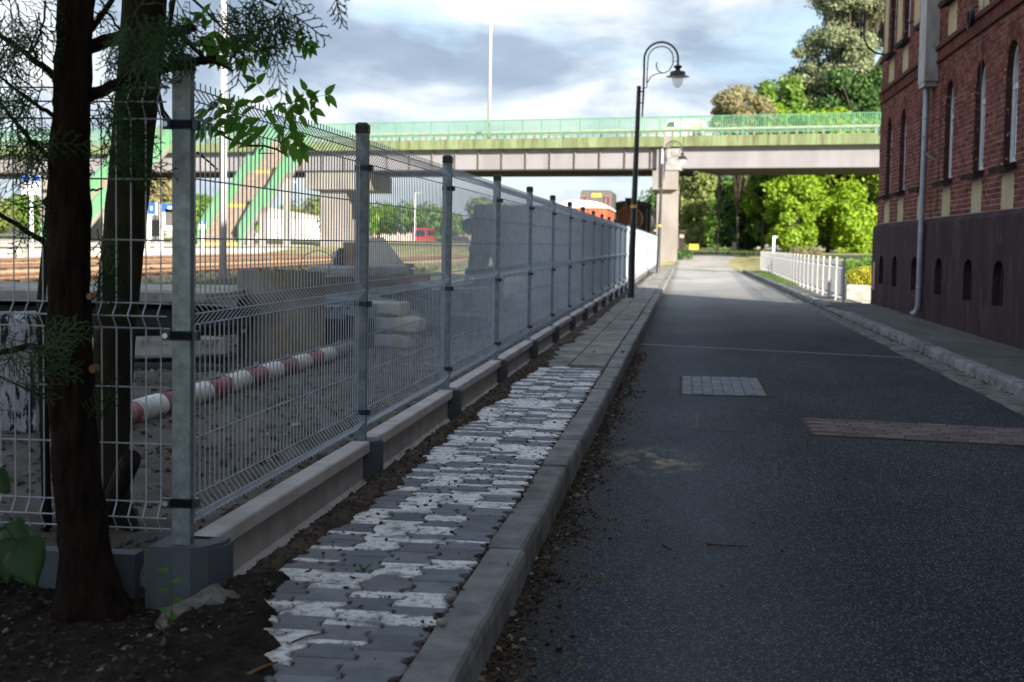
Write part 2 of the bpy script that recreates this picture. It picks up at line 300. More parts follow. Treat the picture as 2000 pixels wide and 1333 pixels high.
M = dict(
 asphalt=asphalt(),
 galv=mat('galvanised_steel', (.25,.29,.33), (.14,.175,.205), 22, rough=.45, metal=.5, c3=(.38,.42,.46), c3sc=70, c3lo=.6, c3hi=.72),
 wire=mat('galvanised_wire', (.50,.55,.63), (.38,.43,.50), 8, rough=.5, metal=.25),
 wirew=mat('white_wire', (.50,.50,.49), (.38,.38,.38), 8, rough=.5),
 black=mat('black_paint', (.012,.014,.018), (.02,.022,.026), 10, rough=.35),
 clampm=mat('dark_clamp', (.03,.05,.09), (.02,.03,.05), 10, rough=.35, metal=.3),
 chrome=mat('bolt_zinc', (.6,.62,.65), rough=.25, metal=1),
 conc=mat('concrete_board', (.52,.495,.495), (.38,.36,.365), 5, rough=.9, bump=.4, bsc=120, c3=(.5,.48,.46), c3sc=45, c3lo=.6, c3hi=.75, bd=.004),
 sock=mat('dark_concrete', (.08,.092,.118), (.05,.058,.075), 3, rough=.75, bump=.25, bsc=90, c3=(.16,.17,.18), c3sc=14, c3lo=.66, c3hi=.8, bd=.003, st=(1,1,.35)),
 conc_old=mat('old_concrete', (.40,.385,.36), (.23,.215,.20), 2.5, rough=.95, bump=.6, bsc=30, c3=(.09,.1,.06), c3sc=5, c3lo=.56, c3hi=.7),
 ringc=mat('ring_concrete', (.31,.265,.23), (.19,.165,.15), 3, rough=.95, bump=.6, bsc=60, c3=(.25,.21,.06), c3sc=2.2, c3lo=.5, c3hi=.6),
 kerb=mat('kerb_concrete', (.25,.255,.26), (.13,.132,.133), 6, rough=.95, bump=.7, bsc=160, c3=(.27,.27,.265), c3sc=90, c3lo=.58, c3hi=.7, vary=.16, bd=.006),
 pav=mat('paver_grey', (.20,.212,.24), (.14,.147,.168), 8, rough=.85, bump=.35, bsc=220, c3=(.045,.04,.036), c3sc=26, c3lo=.60, c3hi=.74, vary=.24, bd=.003),
 slab=mat('paving_slab', (.25,.245,.235), (.165,.16,.155), 5, rough=.92, bump=.5, bsc=110, c3=(.06,.055,.05), c3sc=11, c3lo=.56, c3hi=.75, vary=.15, bd=.004, st=(1,.35,1)),
 slabr=mat('sidewalk_concrete', (.12,.122,.12), (.075,.078,.075), 2.5, rough=.92, bump=.5, bsc=90, c3=(.18,.18,.175), c3sc=5, c3lo=.55, c3hi=.75, vary=.1, bd=.004, st=(1,.3,1)),
 gut=mat('gutter_concrete', (.2,.2,.195), (.11,.11,.105), 4, rough=.92, bump=.5, bsc=100, c3=(.06,.055,.045), c3sc=7, c3lo=.5, c3hi=.62, bd=.004, st=(1,.4,1)),
 sett=mat('grey_setts', (.20,.21,.235), (.14,.15,.17), 6, rough=.9, bump=.4, bsc=150, vary=.12, bd=.003),
 redsett=mat('red_setts', (.16,.12,.125), (.115,.095,.10), 6, rough=.9, bump=.5, bsc=120, vary=.22, bd=.004),
 soil=mat('soil', (.034,.027,.023), (.014,.011,.0095), 6, rough=1, bump=.9, bsc=70, c3=(.085,.07,.06), c3sc=60, c3lo=.62, c3hi=.72, bd=.015),
 yard=mat('yard_dirt', (.135,.12,.11), (.065,.058,.053), 1.6, rough=1, bump=.9, bsc=50, c3=(.17,.155,.14), c3sc=40, c3lo=.58, c3hi=.7, bd=.015),
 ground=mat('field_ground', (.30,.30,.15), (.42,.37,.23), .35, rough=1, bump=.5, bsc=6, c3=(.15,.19,.06), c3sc=.9, c3lo=.48, c3hi=.6),
 ballast=mat('ballast', (.44,.33,.22), (.34,.24,.15), 1.5, rough=1, bump=.5, bsc=18, c3=(.5,.42,.3), c3sc=12),
 rust=mat('rusty_rail', (.36,.22,.14), (.24,.14,.09), 6, rough=.8, bump=.3, bsc=40),
 sleeper=mat('sleeper', (.13,.09,.06), (.06,.045,.035), 4, rough=.95, vary=.2, bump=.5, bsc=30),
 plat=mat('platform_white', (.62,.60,.57), (.5,.48,.45), 1.2, rough=.85, bump=.2, bsc=20),
 platt=mat('platform_paving', (.5,.48,.45), (.4,.38,.36), 1, rough=.9),
 brick=mat('brick', (.20,.060,.045), (.125,.040,.034), 9, rough=.9, bump=.25, bsc=90, c3=(.06,.03,.03), c3sc=7, c3lo=.54, c3hi=.72, vary=.45, bd=.006),
 mortar=mat('mortar', (.52,.46,.44), (.33,.29,.28), 9, rough=.95, bump=.3, bsc=60),
 plinth=mat('plinth_plaster', (.055,.030,.038), (.024,.013,.017), 1.6, rough=.92, bump=.5, bsc=40, c3=(.10,.065,.072), c3sc=3.2, c3lo=.50, c3hi=.72, st=(1,1,.4), bd=.006),
 cream=mat('cream_plaster', (.50,.42,.26), (.40,.34,.21), 6, rough=.9, bump=.3, bsc=120, c3=(.25,.2,.13), c3sc=4, c3lo=.63, c3hi=.8, st=(1,1,.3), bd=.003),
 dark=mat('dark_interior', (.006,.006,.007), rough=.9),
 pane=mat('window_glass', (.015,.018,.022), rough=.06, spec=.8),
 whitef=mat('white_frame', (.62,.65,.7), (.5,.53,.58), 8, rough=.5),
 zinc=mat('zinc_pipe', (.36,.38,.42), (.26,.28,.32), 5, rough=.45, metal=.45, c3=(.17,.18,.2), c3sc=10, c3lo=.62, c3hi=.8),
 box=mat('weathered_casing', (.38,.37,.38), (.24,.22,.22), 5, rough=.6, c3=(.13,.09,.08), c3sc=14, c3lo=.6, c3hi=.75, st=(1,1,.4)),
 roof=mat('roof_tiles', (.2,.07,.05), (.12,.05,.04), 5, rough=.9),
 gfas=mat('green_fascia', (.20,.26,.14), (.13,.175,.09), .8, rough=.85, bump=.2, bsc=12, c3=(.10,.085,.05), c3sc=1.5, c3lo=.45, c3hi=.68, st=(1.8,1.8,.22)),
 grail=mat('green_paint', (.11,.27,.16), (.085,.22,.13), 3, rough=.5),
 gpan=mat('green_panel', (.15,.37,.2), (.12,.30,.16), 1.2, rough=.6, c3=(.24,.38,.25), c3sc=3, st=(1,1,.3)),
 girder=mat('girder_paint', (.25,.245,.27), (.20,.195,.215), .8, rough=.7, c3=(.25,.2,.17), c3sc=2, c3lo=.62, c3hi=.8, st=(1,1,.3)),
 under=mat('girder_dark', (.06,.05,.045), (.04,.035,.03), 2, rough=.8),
 pier=mat('pier_concrete', (.29,.275,.26), (.22,.205,.195), .8, rough=.9, bump=.3, bsc=10, c3=(.22,.18,.14), c3sc=1.5, c3lo=.58, c3hi=.78, st=(1,1,.4)),
 white=mat('white_paint', (.78,.79,.8), (.68,.69,.7), 4, rough=.55),
 poleg=mat('pole_grey', (.47,.48,.49), (.38,.39,.4), 3, rough=.5),
 step=mat('stair_tread', (.25,.20,.16), (.18,.145,.12), 3, rough=.9),
 yel=mat('yellow_paint', (.75,.45,.04), (.65,.4,.05), 3, rough=.6),
 blue=mat('sign_blue', (.02,.08,.35), rough=.4),
 red=mat('red_paint', (.32,.085,.095), (.20,.045,.055), 7, rough=.7, c3=(.42,.28,.27), c3sc=16, c3lo=.57, c3hi=.64),
 polew=mat('chipped_white', (.72,.72,.70), (.5,.5,.48), 12, rough=.6, c3=(.04,.035,.03), c3sc=24, c3lo=.62, c3hi=.66),
 wagon=mat('wagon_red', (.50,.085,.03), (.42,.07,.028), 1.5, rough=.6, c3=(.3,.1,.06), c3sc=2),
 wroof=mat('wagon_roof', (.62,.58,.52), (.5,.45,.4), 1.5, rough=.8),
 lgrey=mat('loco_grey', (.09,.09,.085), (.07,.07,.068), 2, rough=.7),
 lblack=mat('loco_black', (.012,.012,.013), (.02,.02,.02), 2, rough=.55),
 lrust=mat('boiler_rust', (.28,.13,.07), (.16,.08,.05), 2, rough=.8),
 bark=mat('thuja_bark', (.022,.013,.010), (.007,.005,.0045), 22, rough=.95, bump=1, bsc=30, c3=(.045,.027,.020), c3sc=50, c3lo=.6, c3hi=.75, st=(1,1,.22), bd=.03),
 bark2=mat('smooth_bark', (.030,.026,.018), (.018,.016,.012), 9, rough=.9, bump=.5, bsc=40, c3=(.05,.055,.025), c3sc=8, c3lo=.5, c3hi=.8, bd=.01, st=(1,1,.4)),
 fbark=mat('far_bark', (.08,.07,.055), (.05,.04,.032), 2, rough=.95),
 wood=mat('cut_wood', (.24,.15,.085), (.15,.09,.05), 30, rough=.9, bump=.3, bsc=80),
 timber=mat('weathered_timber', (.10,.065,.045), (.05,.035,.028), 7, rough=.95, bump=.5, bsc=60, st=(.3,1,1)),
 leafn=leafmat('ash_leaf', (.08,.24,.025), (.16,.37,.045), .55),
 thuja=leafmat('thuja_spray', (.010,.032,.010), (.022,.07,.018), .2),
 linden=leafmat('linden_leaf', (.010,.038,.007), (.016,.052,.009), .2),
 weed=leafmat('weed_leaf', (.05,.13,.025), (.08,.18,.03), .4),
 grassm=leafmat('grass_blade', (.11,.16,.06), (.19,.22,.10), .35),
 litter=mat('litter', (.085,.062,.045), (.04,.03,.023), 30, rough=.95, vary=.5),
 leafd=mat('dry_leaf', (.13,.085,.035), (.07,.045,.025), 40, rough=.8, vary=.5),
 stone=mat('pale_stone', (.26,.24,.21), (.16,.15,.13), 25, rough=.95, vary=.35, bump=.5, bsc=80),
 sandst=mat('sandstone', (.62,.61,.50), (.46,.46,.38), 4, rough=.95, bump=.6, bsc=25, c3=(.2,.23,.1), c3sc=3, c3lo=.52, c3hi=.7),
 bluem=mat('blue_grey_metal', (.16,.22,.30), (.22,.26,.31), 3, rough=.5, c3=(.07,.06,.06), c3sc=12, c3lo=.6, c3hi=.7),
 greym=mat('grey_machine', (.17,.18,.2), (.10,.105,.12), 5, rough=.6, c3=(.3,.31,.33), c3sc=9, c3lo=.58, c3hi=.7),
 slate=mat('dark_block', (.055,.058,.065), (.035,.037,.042), 3, rough=.85, bump=.3, bsc=20),
 wash=mat('whitewash', (.42,.42,.47), (.3,.3,.34), 5, rough=.9, bump=.5, bsc=40, c3=(.03,.027,.027), c3sc=14, c3lo=.50, c3hi=.54, st=(1,1,.3)),
 beige=mat('beige_render', (.6,.52,.4), (.5,.43,.33), 1, rough=.9),
 pinkw=mat('pink_render', (.62,.4,.32), (.55,.35,.28), 1, rough=.9),
 globe=glass('lamp_globe'),
 rubber=mat('rubber', (.015,.015,.016), rough=.85),
)
def paver_white(name, edge):
    m = mat(name, (.20,.212,.24), (.14,.147,.168), 8, rough=.8, bump=.35, bsc=220, vary=.08, bd=.003); nt = m.node_tree; N = nt.nodes; L = nt.links; b = N['Principled BSDF']
    old = b.inputs['Base Color'].links[0].from_socket
    pos = N.new('ShaderNodeNewGeometry').outputs['Position']
    def noi(s):
        t = N.new('ShaderNodeTexNoise'); t.inputs['Scale'].default_value = s; t.inputs['Detail'].default_value = 6; t.inputs['Roughness'].default_value = .65; L.new(pos, t.inputs['Vector']); return t.outputs[0]
    def mr(x, a, c):
        r = N.new('ShaderNodeMapRange'); r.inputs[1].default_value = a; r.inputs[2].default_value = c; L.new(x, r.inputs[0]); return r.outputs[0]
    f0 = mr(noi(30), .63, .52); g2 = mr(noi(7), .66, .52); ml = N.new('ShaderNodeMath'); ml.operation = 'MULTIPLY'; L.new(f0, ml.inputs[0]); L.new(g2, ml.inputs[1]); f = ml.outputs[0]
    if edge:
        sp = N.new('ShaderNodeSeparateXYZ'); L.new(N.new('ShaderNodeTexCoord').outputs['Object'], sp.inputs[0])
        a = N.new('ShaderNodeMath'); a.operation = 'MULTIPLY_ADD'; L.new(noi(16), a.inputs[0]); a.inputs[1].default_value = .16; L.new(sp.outputs[1], a.inputs[2])
        e = mr(a.outputs[0], .105, .112)
        x = N.new('ShaderNodeMath'); x.operation = 'MULTIPLY'; L.new(f, x.inputs[0]); L.new(e, x.inputs[1]); f = x.outputs[0]
    mx = N.new('ShaderNodeMix'); mx.data_type = 'RGBA'; L.new(f, mx.inputs['Factor']); L.new(old, mx.inputs['A'])
    d = N.new('ShaderNodeMix'); d.data_type = 'RGBA'; L.new(mr(noi(12), .35, .7), d.inputs['Factor']); d.inputs['A'].default_value = (.80,.81,.82,1); d.inputs['B'].default_value = (.52,.52,.52,1)
    L.new(d.outputs['Result'], mx.inputs['B']); L.new(mx.outputs['Result'], b.inputs['Base Color'])
    return m
M['pavw'] = paver_white('paver_white_painted', False); M['pave'] = paver_white('paver_part_painted', True)

# ------------------------------------------------------------------ terrain, road, pavements
def rz(y): return .70*ss(76, 104, y) + .35*ss(104, 140, y)
def gz(x, y):
    z = rz(y)
    if x < -1.65: b = .06 + .22*ss(-3, -11, x)
    elif x > 4.3: b = .06 + .25*ss(6, 30, x)
    else: b = -.05 if y < 74 else -.05 + .05*ss(74, 80, y)
    return z + b
def grid(xs, ys, fz, name, m, kind='structure', smooth=True, parent=None):
    mb = MB(); nx = len(xs)
    for y in ys:
        for x in xs: mb.v.append((x, y, fz(x, y)))
    for j in range(len(ys)-1):
        for i in range(nx-1):
            a = j*nx+i; mb.f.append((a, a+1, a+1+nx, a+nx))
    o = put(name, mb, m, parent, smooth); o['kind'] = kind; return o
xs = [-500,-300,-200,-140,-100,-80,-60,-45,-35,-30,-26,-23,-20,-17,-14,-12,-10,-8.5,-7,-6,-5,-4,-3,-2.2,-1.66,-1.6,-.7,0,1,2,3,4.2,4.35,5,6,8,10,14,20,30,45,70,110,200,400]
ys = [-60,-20,-8,-2,2,4,6,8,10,12,15,18,22,26,30,35,40,45,50,55,60,65,70,73,76,80,84,88,92,96,100,106,112,120,130,145,170,210,280,400,700,1500]
grid(xs, ys, lambda x, y: gz(x, y) - (.12 if y > 1 and -1.7 < x < 4.3 and y < 74 else 0), 'ground', M['ground'])
# yard soil near the fence, rough
def fl(a, b, n): return [a+(b-a)*i/n for i in range(n+1)]
def yard(x, y):
    e = min(1, (-1.62-x)/.5+.2) if x > -2.2 else 1
    return gz(x, y) + .025 + .03*nz(x*1.3, y*1.3) + .028*nz(x*7, y*7, 3)*max(0, e) - .10*ss(-10.5, -12.5, x) - .1*ss(36, 42, y)
grid(fl(-12.5, -1.62, 150), fl(4.4, 20, 230), yard, 'yard_soil', M['yard'])
grid(fl(-12.5, -1.62, 50), fl(20, 44, 70), yard, 'yard_soil', M['yard'])
# soil below the trees, left foreground
def fore(x, y):
    h = .105 - .05*ss(-1.42, -1.60, x) + .10*ss(-1.6, -2.6, x)*ss(3.0, 4.0, y) + .018*nz(x*3, y*3) + .016*nz(x*16, y*16, 5) + .008*nz(x*40, y*40, 9)
    edge = -1.02 - .30*ss(3.2, 4.5, y) + .07*nz(0.3, y*1.7, 2) + .05*nz(1.3, y*9, 2)
    h += .05*ss(-1.75, -1.35, x)
    h = max(h, .072+.01*nz(x*30, y*30, 4))
    h -= .13*ss(edge-.02, edge+.10, x)
    return h
grid(fl(-6.5, -3.2, 50), fl(1.5, 4.42, 60), lambda x, y: fore(x, y)-.004, 'bare_soil', M['soil'])
grid(fl(-3.2, -1.02, 150), fl(2.2, 4.55, 160), fore, 'bare_soil', M['soil'])
M['verge'] = mat('verge_soil', (.105,.085,.07), (.045,.036,.030), 9, rough=1, bump=.9, bsc=90, c3=(.16,.135,.115), c3sc=70, c3lo=.6, c3hi=.7, bd=.01)
def verge(x, y):
    edge = -1.345 + .085*nz(0.3, y*1.1, 2) + .045*nz(1.3, y*8, 2) - .05*ss(6, 4.5, y) + .04*ss(10, 14, y)
    h = .048 + .092*ss(-1.535, -1.44, x) + .02*nz(x*9, y*9, 1) + .012*nz(x*30, y*30, 9)
    return h + .012*ss(-1.46,-1.38,x) - .11*ss(edge-.02, edge+.08, x)
grid(fl(-1.60, -1.06, 34), fl(4.5, 15, 500), verge, 'verge_soil', M['verge'])
grid(fl(-1.60, -1.16, 14), fl(15, 60, 500), lambda x, y: verge(x, y), 'verge_soil', M['verge'])

# road
KX0, KX1 = -.71, -.57
rxs = [-.60, -.3, 0, .6, 1.2, 1.8, 2.3, 2.64]
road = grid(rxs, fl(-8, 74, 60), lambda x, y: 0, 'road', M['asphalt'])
mb = MB()
prev = None
for y in fl(74, 128, 27):
    c = 1.0 + 2.2*ss(84, 128, y); w = 1.62 + 2.4*ss(88, 128, y)
    row = [(c-w, y, rz(y)+.01), (c, y, rz(y)+.03), (c+w, y, rz(y)+.01)]
    if prev: mb.q(prev[0], prev[1], row[1], row[0]); mb.q(prev[1], prev[2], row[2], row[1])
    prev = row
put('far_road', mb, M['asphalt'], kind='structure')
mb = MB()
for a in range(24): mb.q((-8+a*3, 124+.1*a, rz(125)+.03), (-5+a*3, 124.1+.1*a, rz(125)+.03), (-5+a*3, 135+.1*a, rz(135)+.03), (-8+a*3, 134.9+.1*a, rz(135)+.03))
put('cross_road', mb, mat('pale_road', (.38,.37,.36), (.32,.31,.3), .5, rough=.9), kind='structure')
# sealed joint across the road, scratches
mb = MB()
for i in range(20):
    t0, t1 = i/20, (i+1)/20
    a = (-.56+3.2*t0, 18.15-1.2*t0+.02*nz(t0*9, 0)); b = (-.56+3.2*t1, 18.15-1.2*t1+.02*nz(t1*9, 0))
    mb.q((a[0], a[1]-.045, .004), (b[0], b[1]-.045, .004), (b[0], b[1]+.045, .004), (a[0], a[1]+.045, .004))
put('sealed_joint', mb, mat('joint_seal', (.27,.27,.28), (.17,.17,.18), 12, rough=.9), road)
mb = MB()
for (a, b) in (((.10,9.84),(.12,10.76)), ((.12,10.78),(.88,10.83)), ((.10,9.82),(.85,9.74)), ((-.54,13.9),(-.1,13.8))):
    d = Vector((b[0]-a[0], b[1]-a[1])).normalized()*.007; mb.q((a[0]+d.y, a[1]-d.x, .004), (b[0]+d.y, b[1]-d.x, .004), (b[0]-d.y, b[1]+d.x, .004), (a[0]-d.y, a[1]+d.x, .004))
put('cut_line', mb, mat('saw_cut', (.12,.12,.125), (.07,.07,.075), 20, rough=.9), road)
put('patch_bed', MB().q((-.025,12.07,.004),(.745,12.09,.004),(.745,13.78,.004),(-.025,13.76,.004)), M['litter'], road)
put('patch_bed', MB().q((.88,9.69,.004),(2.63,9.42,.004),(2.63,10.37,.004),(.88,10.66,.004)), M['litter'], road)
# patches of setts in the asphalt
me = MB().bbox(-.0435, .0435, -.098, .098, -.05, .012, .006).mesh('grey_sett', M['sett'])
for i in range(8):
    for j in range(8):
        link('grey_sett', me, road, (.045+i*.09+R.uniform(-.002,.002), 12.2+j*.205+.03*(i/8), R.uniform(-.002,.002)))
me = MB().bbox(-.097, .097, -.047, .047, -.05, .010, .006).mesh('red_sett', M['redsett'])
for j in range(9):
    for i in range(9):
        x = 1.0+i*.2+(.1 if j % 2 else 0)
        if x+.1 > 2.62: continue
        link('red_sett', me, road, (x, 9.78+j*.1-.16*(x-.9)+R.uniform(-.003,.003), R.uniform(-.003,.003)), (0,0,-.15+R.uniform(-.02,.02)))
# left pavement
walk = put('sidewalk', MB().box(-1.38, -.71, -8, 88, -.1, .1165), mat('joint_sand', (.115,.09,.07), (.06,.048,.04), 30, rough=1, bump=.6, bsc=120), kind='structure')
def bone():
    w, n, h = .0885, .0625, .0795
    p = [(-w,-h),(w,-h),(w,-h*.55),(n,-h*.30),(n,h*.30),(w,h*.55),(w,h),(-w,h),(-w,h*.55),(-n,h*.30),(-n,-h*.30),(-w,-h*.55)]
    mb = MB(); nn = len(p)
    def ring(s, z): mb.v.extend([(x*(1-s/abs(x)) if x else 0, y*(1-s/abs(y)), z) for x, y in p])
    ring(0, -.04); ring(0, .004); ring(.0055, .010)
    for k in (0, 1):
        for j in range(nn): a = k*nn+j; b = k*nn+(j+1) % nn; mb.f.append((a, b, b+nn, a+nn))
    mb.f.append(tuple(range(2*nn, 3*nn))); return mb
bm_ = {k: bone().mesh('paver', M[k]) for k in ('pav', 'pavw', 'pave')}
cnt = 0
for c in range(4):
    x = -.802 - c*.1595
    for r in range(66):
        y = 2.72 + r*.1655 + (.083 if c % 2 else 0)
        if y > 13.0: continue
        if c == 4 and (y > 9.5 or y < 4.6 or R.random() < .3): continue
        if c == 3 and y < 3.5: continue
        if cnt >= 300: continue
        cnt += 1
        # painted stripes relaid at random: more white further up the pavement
        band = .42 + .22*ss(4.8, 8, y) + .08*nz(x*2, y*2.2, 11)
        t = R.random(); k = 'pavw' if t < band*.62 else ('pave' if t < band*1.25 else 'pav')
        link('paver', bm_[k], walk, (x, y, .120+R.uniform(-.003,.003)), (R.uniform(-.012,.012), R.uniform(-.012,.012), R.choice((0, PI))+R.uniform(-.012,.012)))
sme = [MB().bbox(-.168, .168, -.246, .246, -.04, .012, .006).mesh('paving_slab', M['slab']) for _ in range(1)]
for c in range(2):
    for r in range(140):
        y = 13.3 + r*.5 + (.0 if c else .22)
        if y > 80 or (c == 1 and y > 80): continue
        link('paving_slab', sme[0], walk, (-.895-c*.345, y, .121+R.uniform(-.004,.005)), (R.uniform(-.012,.012), R.uniform(-.018,.018), R.uniform(-.01,.01)))
kme = []
for v in range(3):
    mb = MB(); p = [(-.07,-.12),(.075,-.12),(.072,-.02),(.066,.008),(.055,.018),(-.066,.018),(-.07,.012)]
    n = len(p)
    seg = fl(-.496, .496, 10)
    for q, y in enumerate(seg):
        for (a, b) in p:
            j = .0035*nz(a*40+v*7, y*9, b*30) if b > -.1 else 0
            e = .006 if q in (0, 10) else 0
            mb.v.append((a*(1-e*4)+j, y, b-e+j*.6))
    for q in range(10):
        for k in range(n): mb.f.append((q*n+k, q*n+(k+1) % n, (q+1)*n+(k+1) % n, (q+1)*n+k))
    mb.f.append(tuple(range(n-1, -1, -1))); mb.f.append(tuple(range(10*n, 11*n)))
    kme.append(mb.mesh('kerb_stone', M['kerb']))
kerb = put('kerb', MB().box(-.70, -.60, -8, 88, -.2, -.02), M['soil'], kind='structure')
for i in range(92):
    y = -3.3 + i + .02*R.random()
    link('kerb_stone', R.choice(kme), kerb, (-.64+R.uniform(-.006,.006), y, .112+R.uniform(-.006,.006)), (R.uniform(-.008,.008), 0, R.uniform(-.006,.006)))
# right side: gutter, kerb, pavement
mb = MB()
for i in range(100):
    y = -4+i*.8; mb.bbox(2.63+R.uniform(-.012,.012), 2.90, y, y+.792, -.1, .006+R.uniform(0,.006), .004)
put('gutter', mb, M['gut'], kind='structure')
kerbr = put('kerb', MB().box(2.93, 3.02, -8, 74, -.2, -.02), M['soil'], kind='structure')
for i in range(76):
    dz = -.05 if 29 < i < 33 else 0
    link('kerb_stone', R.choice(kme), kerbr, (2.975+R.uniform(-.008,.008), -3+i*1.003, .098+dz+R.uniform(-.007,.007)), (R.uniform(-.01,.01), 0, PI+R.uniform(-.006,.006)))
mb = MB().box(3.05, 3.99, -8, 31.05, -.1, .09).box(3.05, 6.5, 31.05, 72, -.1, .092)
walkr = put('sidewalk', mb, M['gut'], kind='structure')
sm = MB().bbox(-.462, .462, -1.24, 1.24, -.03, .018, .005).mesh('concrete_slab', M['slabr'])
for i in range(14): link('concrete_slab', sm, walkr, (3.515, -2.8+i*2.5, .095+R.uniform(-.003,.003)), (R.uniform(-.002,.002), R.uniform(-.004,.004), 0))
sm = MB().bbox(-.462, .462, -1.24, 1.24, -.03, .018, .005).mesh('concrete_slab', M['slabr'])
put('yard_paving', MB().box(3.75, 30, 31.3, 37.5, -.1, .115), mat('pale_paving', (.45,.42,.38), (.36,.34,.31), 1, rough=.9), kind='structure')
# ------------------------------------------------------------------ mesh fence along the pavement
FX, FY0, FP = -1.605, 4.385, 2.525
LV = [.008,.05,.096,.287,.472,.665,.706,.746,.95,1.146,1.339,1.39,1.438]       # horizontal wires above the panel foot
def vprof(z):
    for a, b, c in ((.008,.05,.096), (.665,.706,.746), (1.339,1.39,1.438)):
        if a < z < c: return .034*(1-abs(z-b)/(b-a if z < b else c-b))
    return 0
def panel(length, H=1.462, r=.0025, hr=.0028, lv=LV, step=.05):
    mb = MB(); zs = [0,.008,.05,.096,.665,.706,.746,1.339,1.39,1.438,H]
    zs = [z for z in zs if z <= H]
    n = int(length/step)
    for i in range(n):
        y = (length-(n-1)*step)/2 + i*step
        mb.tube([(vprof(z), y, z) for z in zs], r, 4)
    for z in lv:
        if z > H: continue
        mb.tube([(vprof(z)-.004, .0, z), (vprof(z)-.004, length, z)], hr, 4)
    return mb
fence = thing('mesh_fence', 'long galvanised welded mesh fence on concrete boards running beside the left pavement', 'fence', (FX, FY0, 0))
pm = panel(2.46).mesh('wire_panel', M['wire'])
postm = MB().box(-.03, .03, -.02, .02, .27, 1.825).mesh('post', M['galv'])
capm = MB().bbox(-.033, .033, -.023, .023, 1.80, 1.855, .012).mesh('cap', M['black'])
clm = MB().box(-.0335, .0335, -.0235, .0235, -.013, .013); clm.box(.0335, .052, -.016, .016, -.015, .015); clm = clm.mesh('clamp', M['clampm'])
clm2 = MB().box(-.0335, .0335, -.0235, .0235, -.016, .016); clm2.box(-.058, -.0335, -.03, -.018, -.016, .016); clm2 = clm2.mesh('clamp', M['clampm'])
boltm = MB().tube([(0,-.006,0),(0,.004,0)], .009, 10).mesh('bolt', M['chrome'])
mb = MB()                                               # corner socket: chamfered block
mb.prism([(-.10,-.075),(.05,-.075),(.095,-.03),(.13,.05),(.13,.12),(-.10,.12)], -.05, .262)
sv = len(mb.v)
mb.prism([(-.092,-.067),(.047,-.067),(.088,-.026),(.120,.05),(.120,.12),(-.092,.12)], .262, .274)
sockc = mb.mesh('corner_socket', M['sock'])
mb = MB().prism([(-.06,-.075),(.085,-.075),(.11,-.05),(.11,.05),(.085,.075),(-.06,.075)], -.05, .262)
mb.prism([(-.055,-.07),(.08,-.07),(.103,-.046),(.103,.046),(.08,.07),(-.055,.07)], .262, .272)
sockm = mb.mesh('socket', M['sock'])
bl = 2.37                                                # board: rim, recessed field, rim
bp = [(-.02,-.03),(.068,-.03),(.068,.045),(.060,.065),(.035,.085),(.035,.20),(.062,.215),(.068,.222),(.068,.268),(.062,.274),(-.02,.274)]
boardm = MB().prism([(a, b) for a, b in bp], 0, bl, 'y').mesh('base_board', M['conc'])
for k in range(34):
    y = k*FP
    p = link('post', postm, fence, (0, y, 0)); link('cap', capm, p)
    for z in (.41, .955, 1.63):
        c = link('clamp', clm, p, (0, 0, z))
    link('socket' if k else 'corner_socket', sockm if k else sockc, fence, (0, y, 0))
    if k < 33:
        link('wire_panel', pm, fence, (.0, y+.03, .318)); link('base_board', boardm, fence, (0, y+.075, 0))
p0 = [o for o in C.objects if o.parent == fence and o.name.startswith('post')][0]
for z in (.41, .955, 1.63):
    c = link('clamp', clm2, p0, (0, 0, z)); link('bolt', boltm, c, (-.047, -.034, 0))
# the return leg towards the left
pl = link('wire_panel', pm, fence, (-.045, 0, .31), (0, 0, PI/2)); pl.scale = (-1, 1, 1)
link('wire_panel', pm, fence, (-.045-FP, 0, .31), (0, 0, PI/2)).scale = (-1, 1, 1)
for k in (1, 2):
    p = link('post', postm, fence, (-k*FP, 0, 0), (0,0,PI/2)); link('cap', capm, p); link('socket', sockm, fence, (-k*FP, 0, 0), (0,0,-PI/2))
link('base_board', MB().prism([(a, b) for a, b in bp], 0, bl, 'y').mesh('base_board', M['sock']), fence, (-.17, .03, -.02), (0,0,PI/2)).scale = (.9,.93,.9)
link('base_board', boardm, fence, (-.12-FP, .03, -.02), (0,0,PI/2)).scale = (.9,.93,.9)

# ------------------------------------------------------------------ white fence at right
wf = thing('white_fence', 'low white mesh fence with white posts beside the right pavement, in sunlight', 'fence', (3.42, 31.2, 0))
wpm = panel(1.52, .84, .006, .004, [.008,.05,.096,.287,.472,.665,.706,.746], .05).mesh('wire_panel', M['wirew'])
wpo = MB().box(-.02, .02, -.016, .016, .05, 1.0).bbox(-.03,.03,-.022,.022,1.0,1.03,.012).mesh('post', mat('post_grey', (.36,.37,.38), (.28,.29,.3), 6, rough=.6))
for k in range(28):
    y = k*1.6; x = .48*ss(0, 45, y)
    link('post', wpo, wf, (x, y, .05-.03*0)); 
    if k < 27: link('wire_panel', wpm, wf, (x, y+.03, .16), (0,0,-.0105))
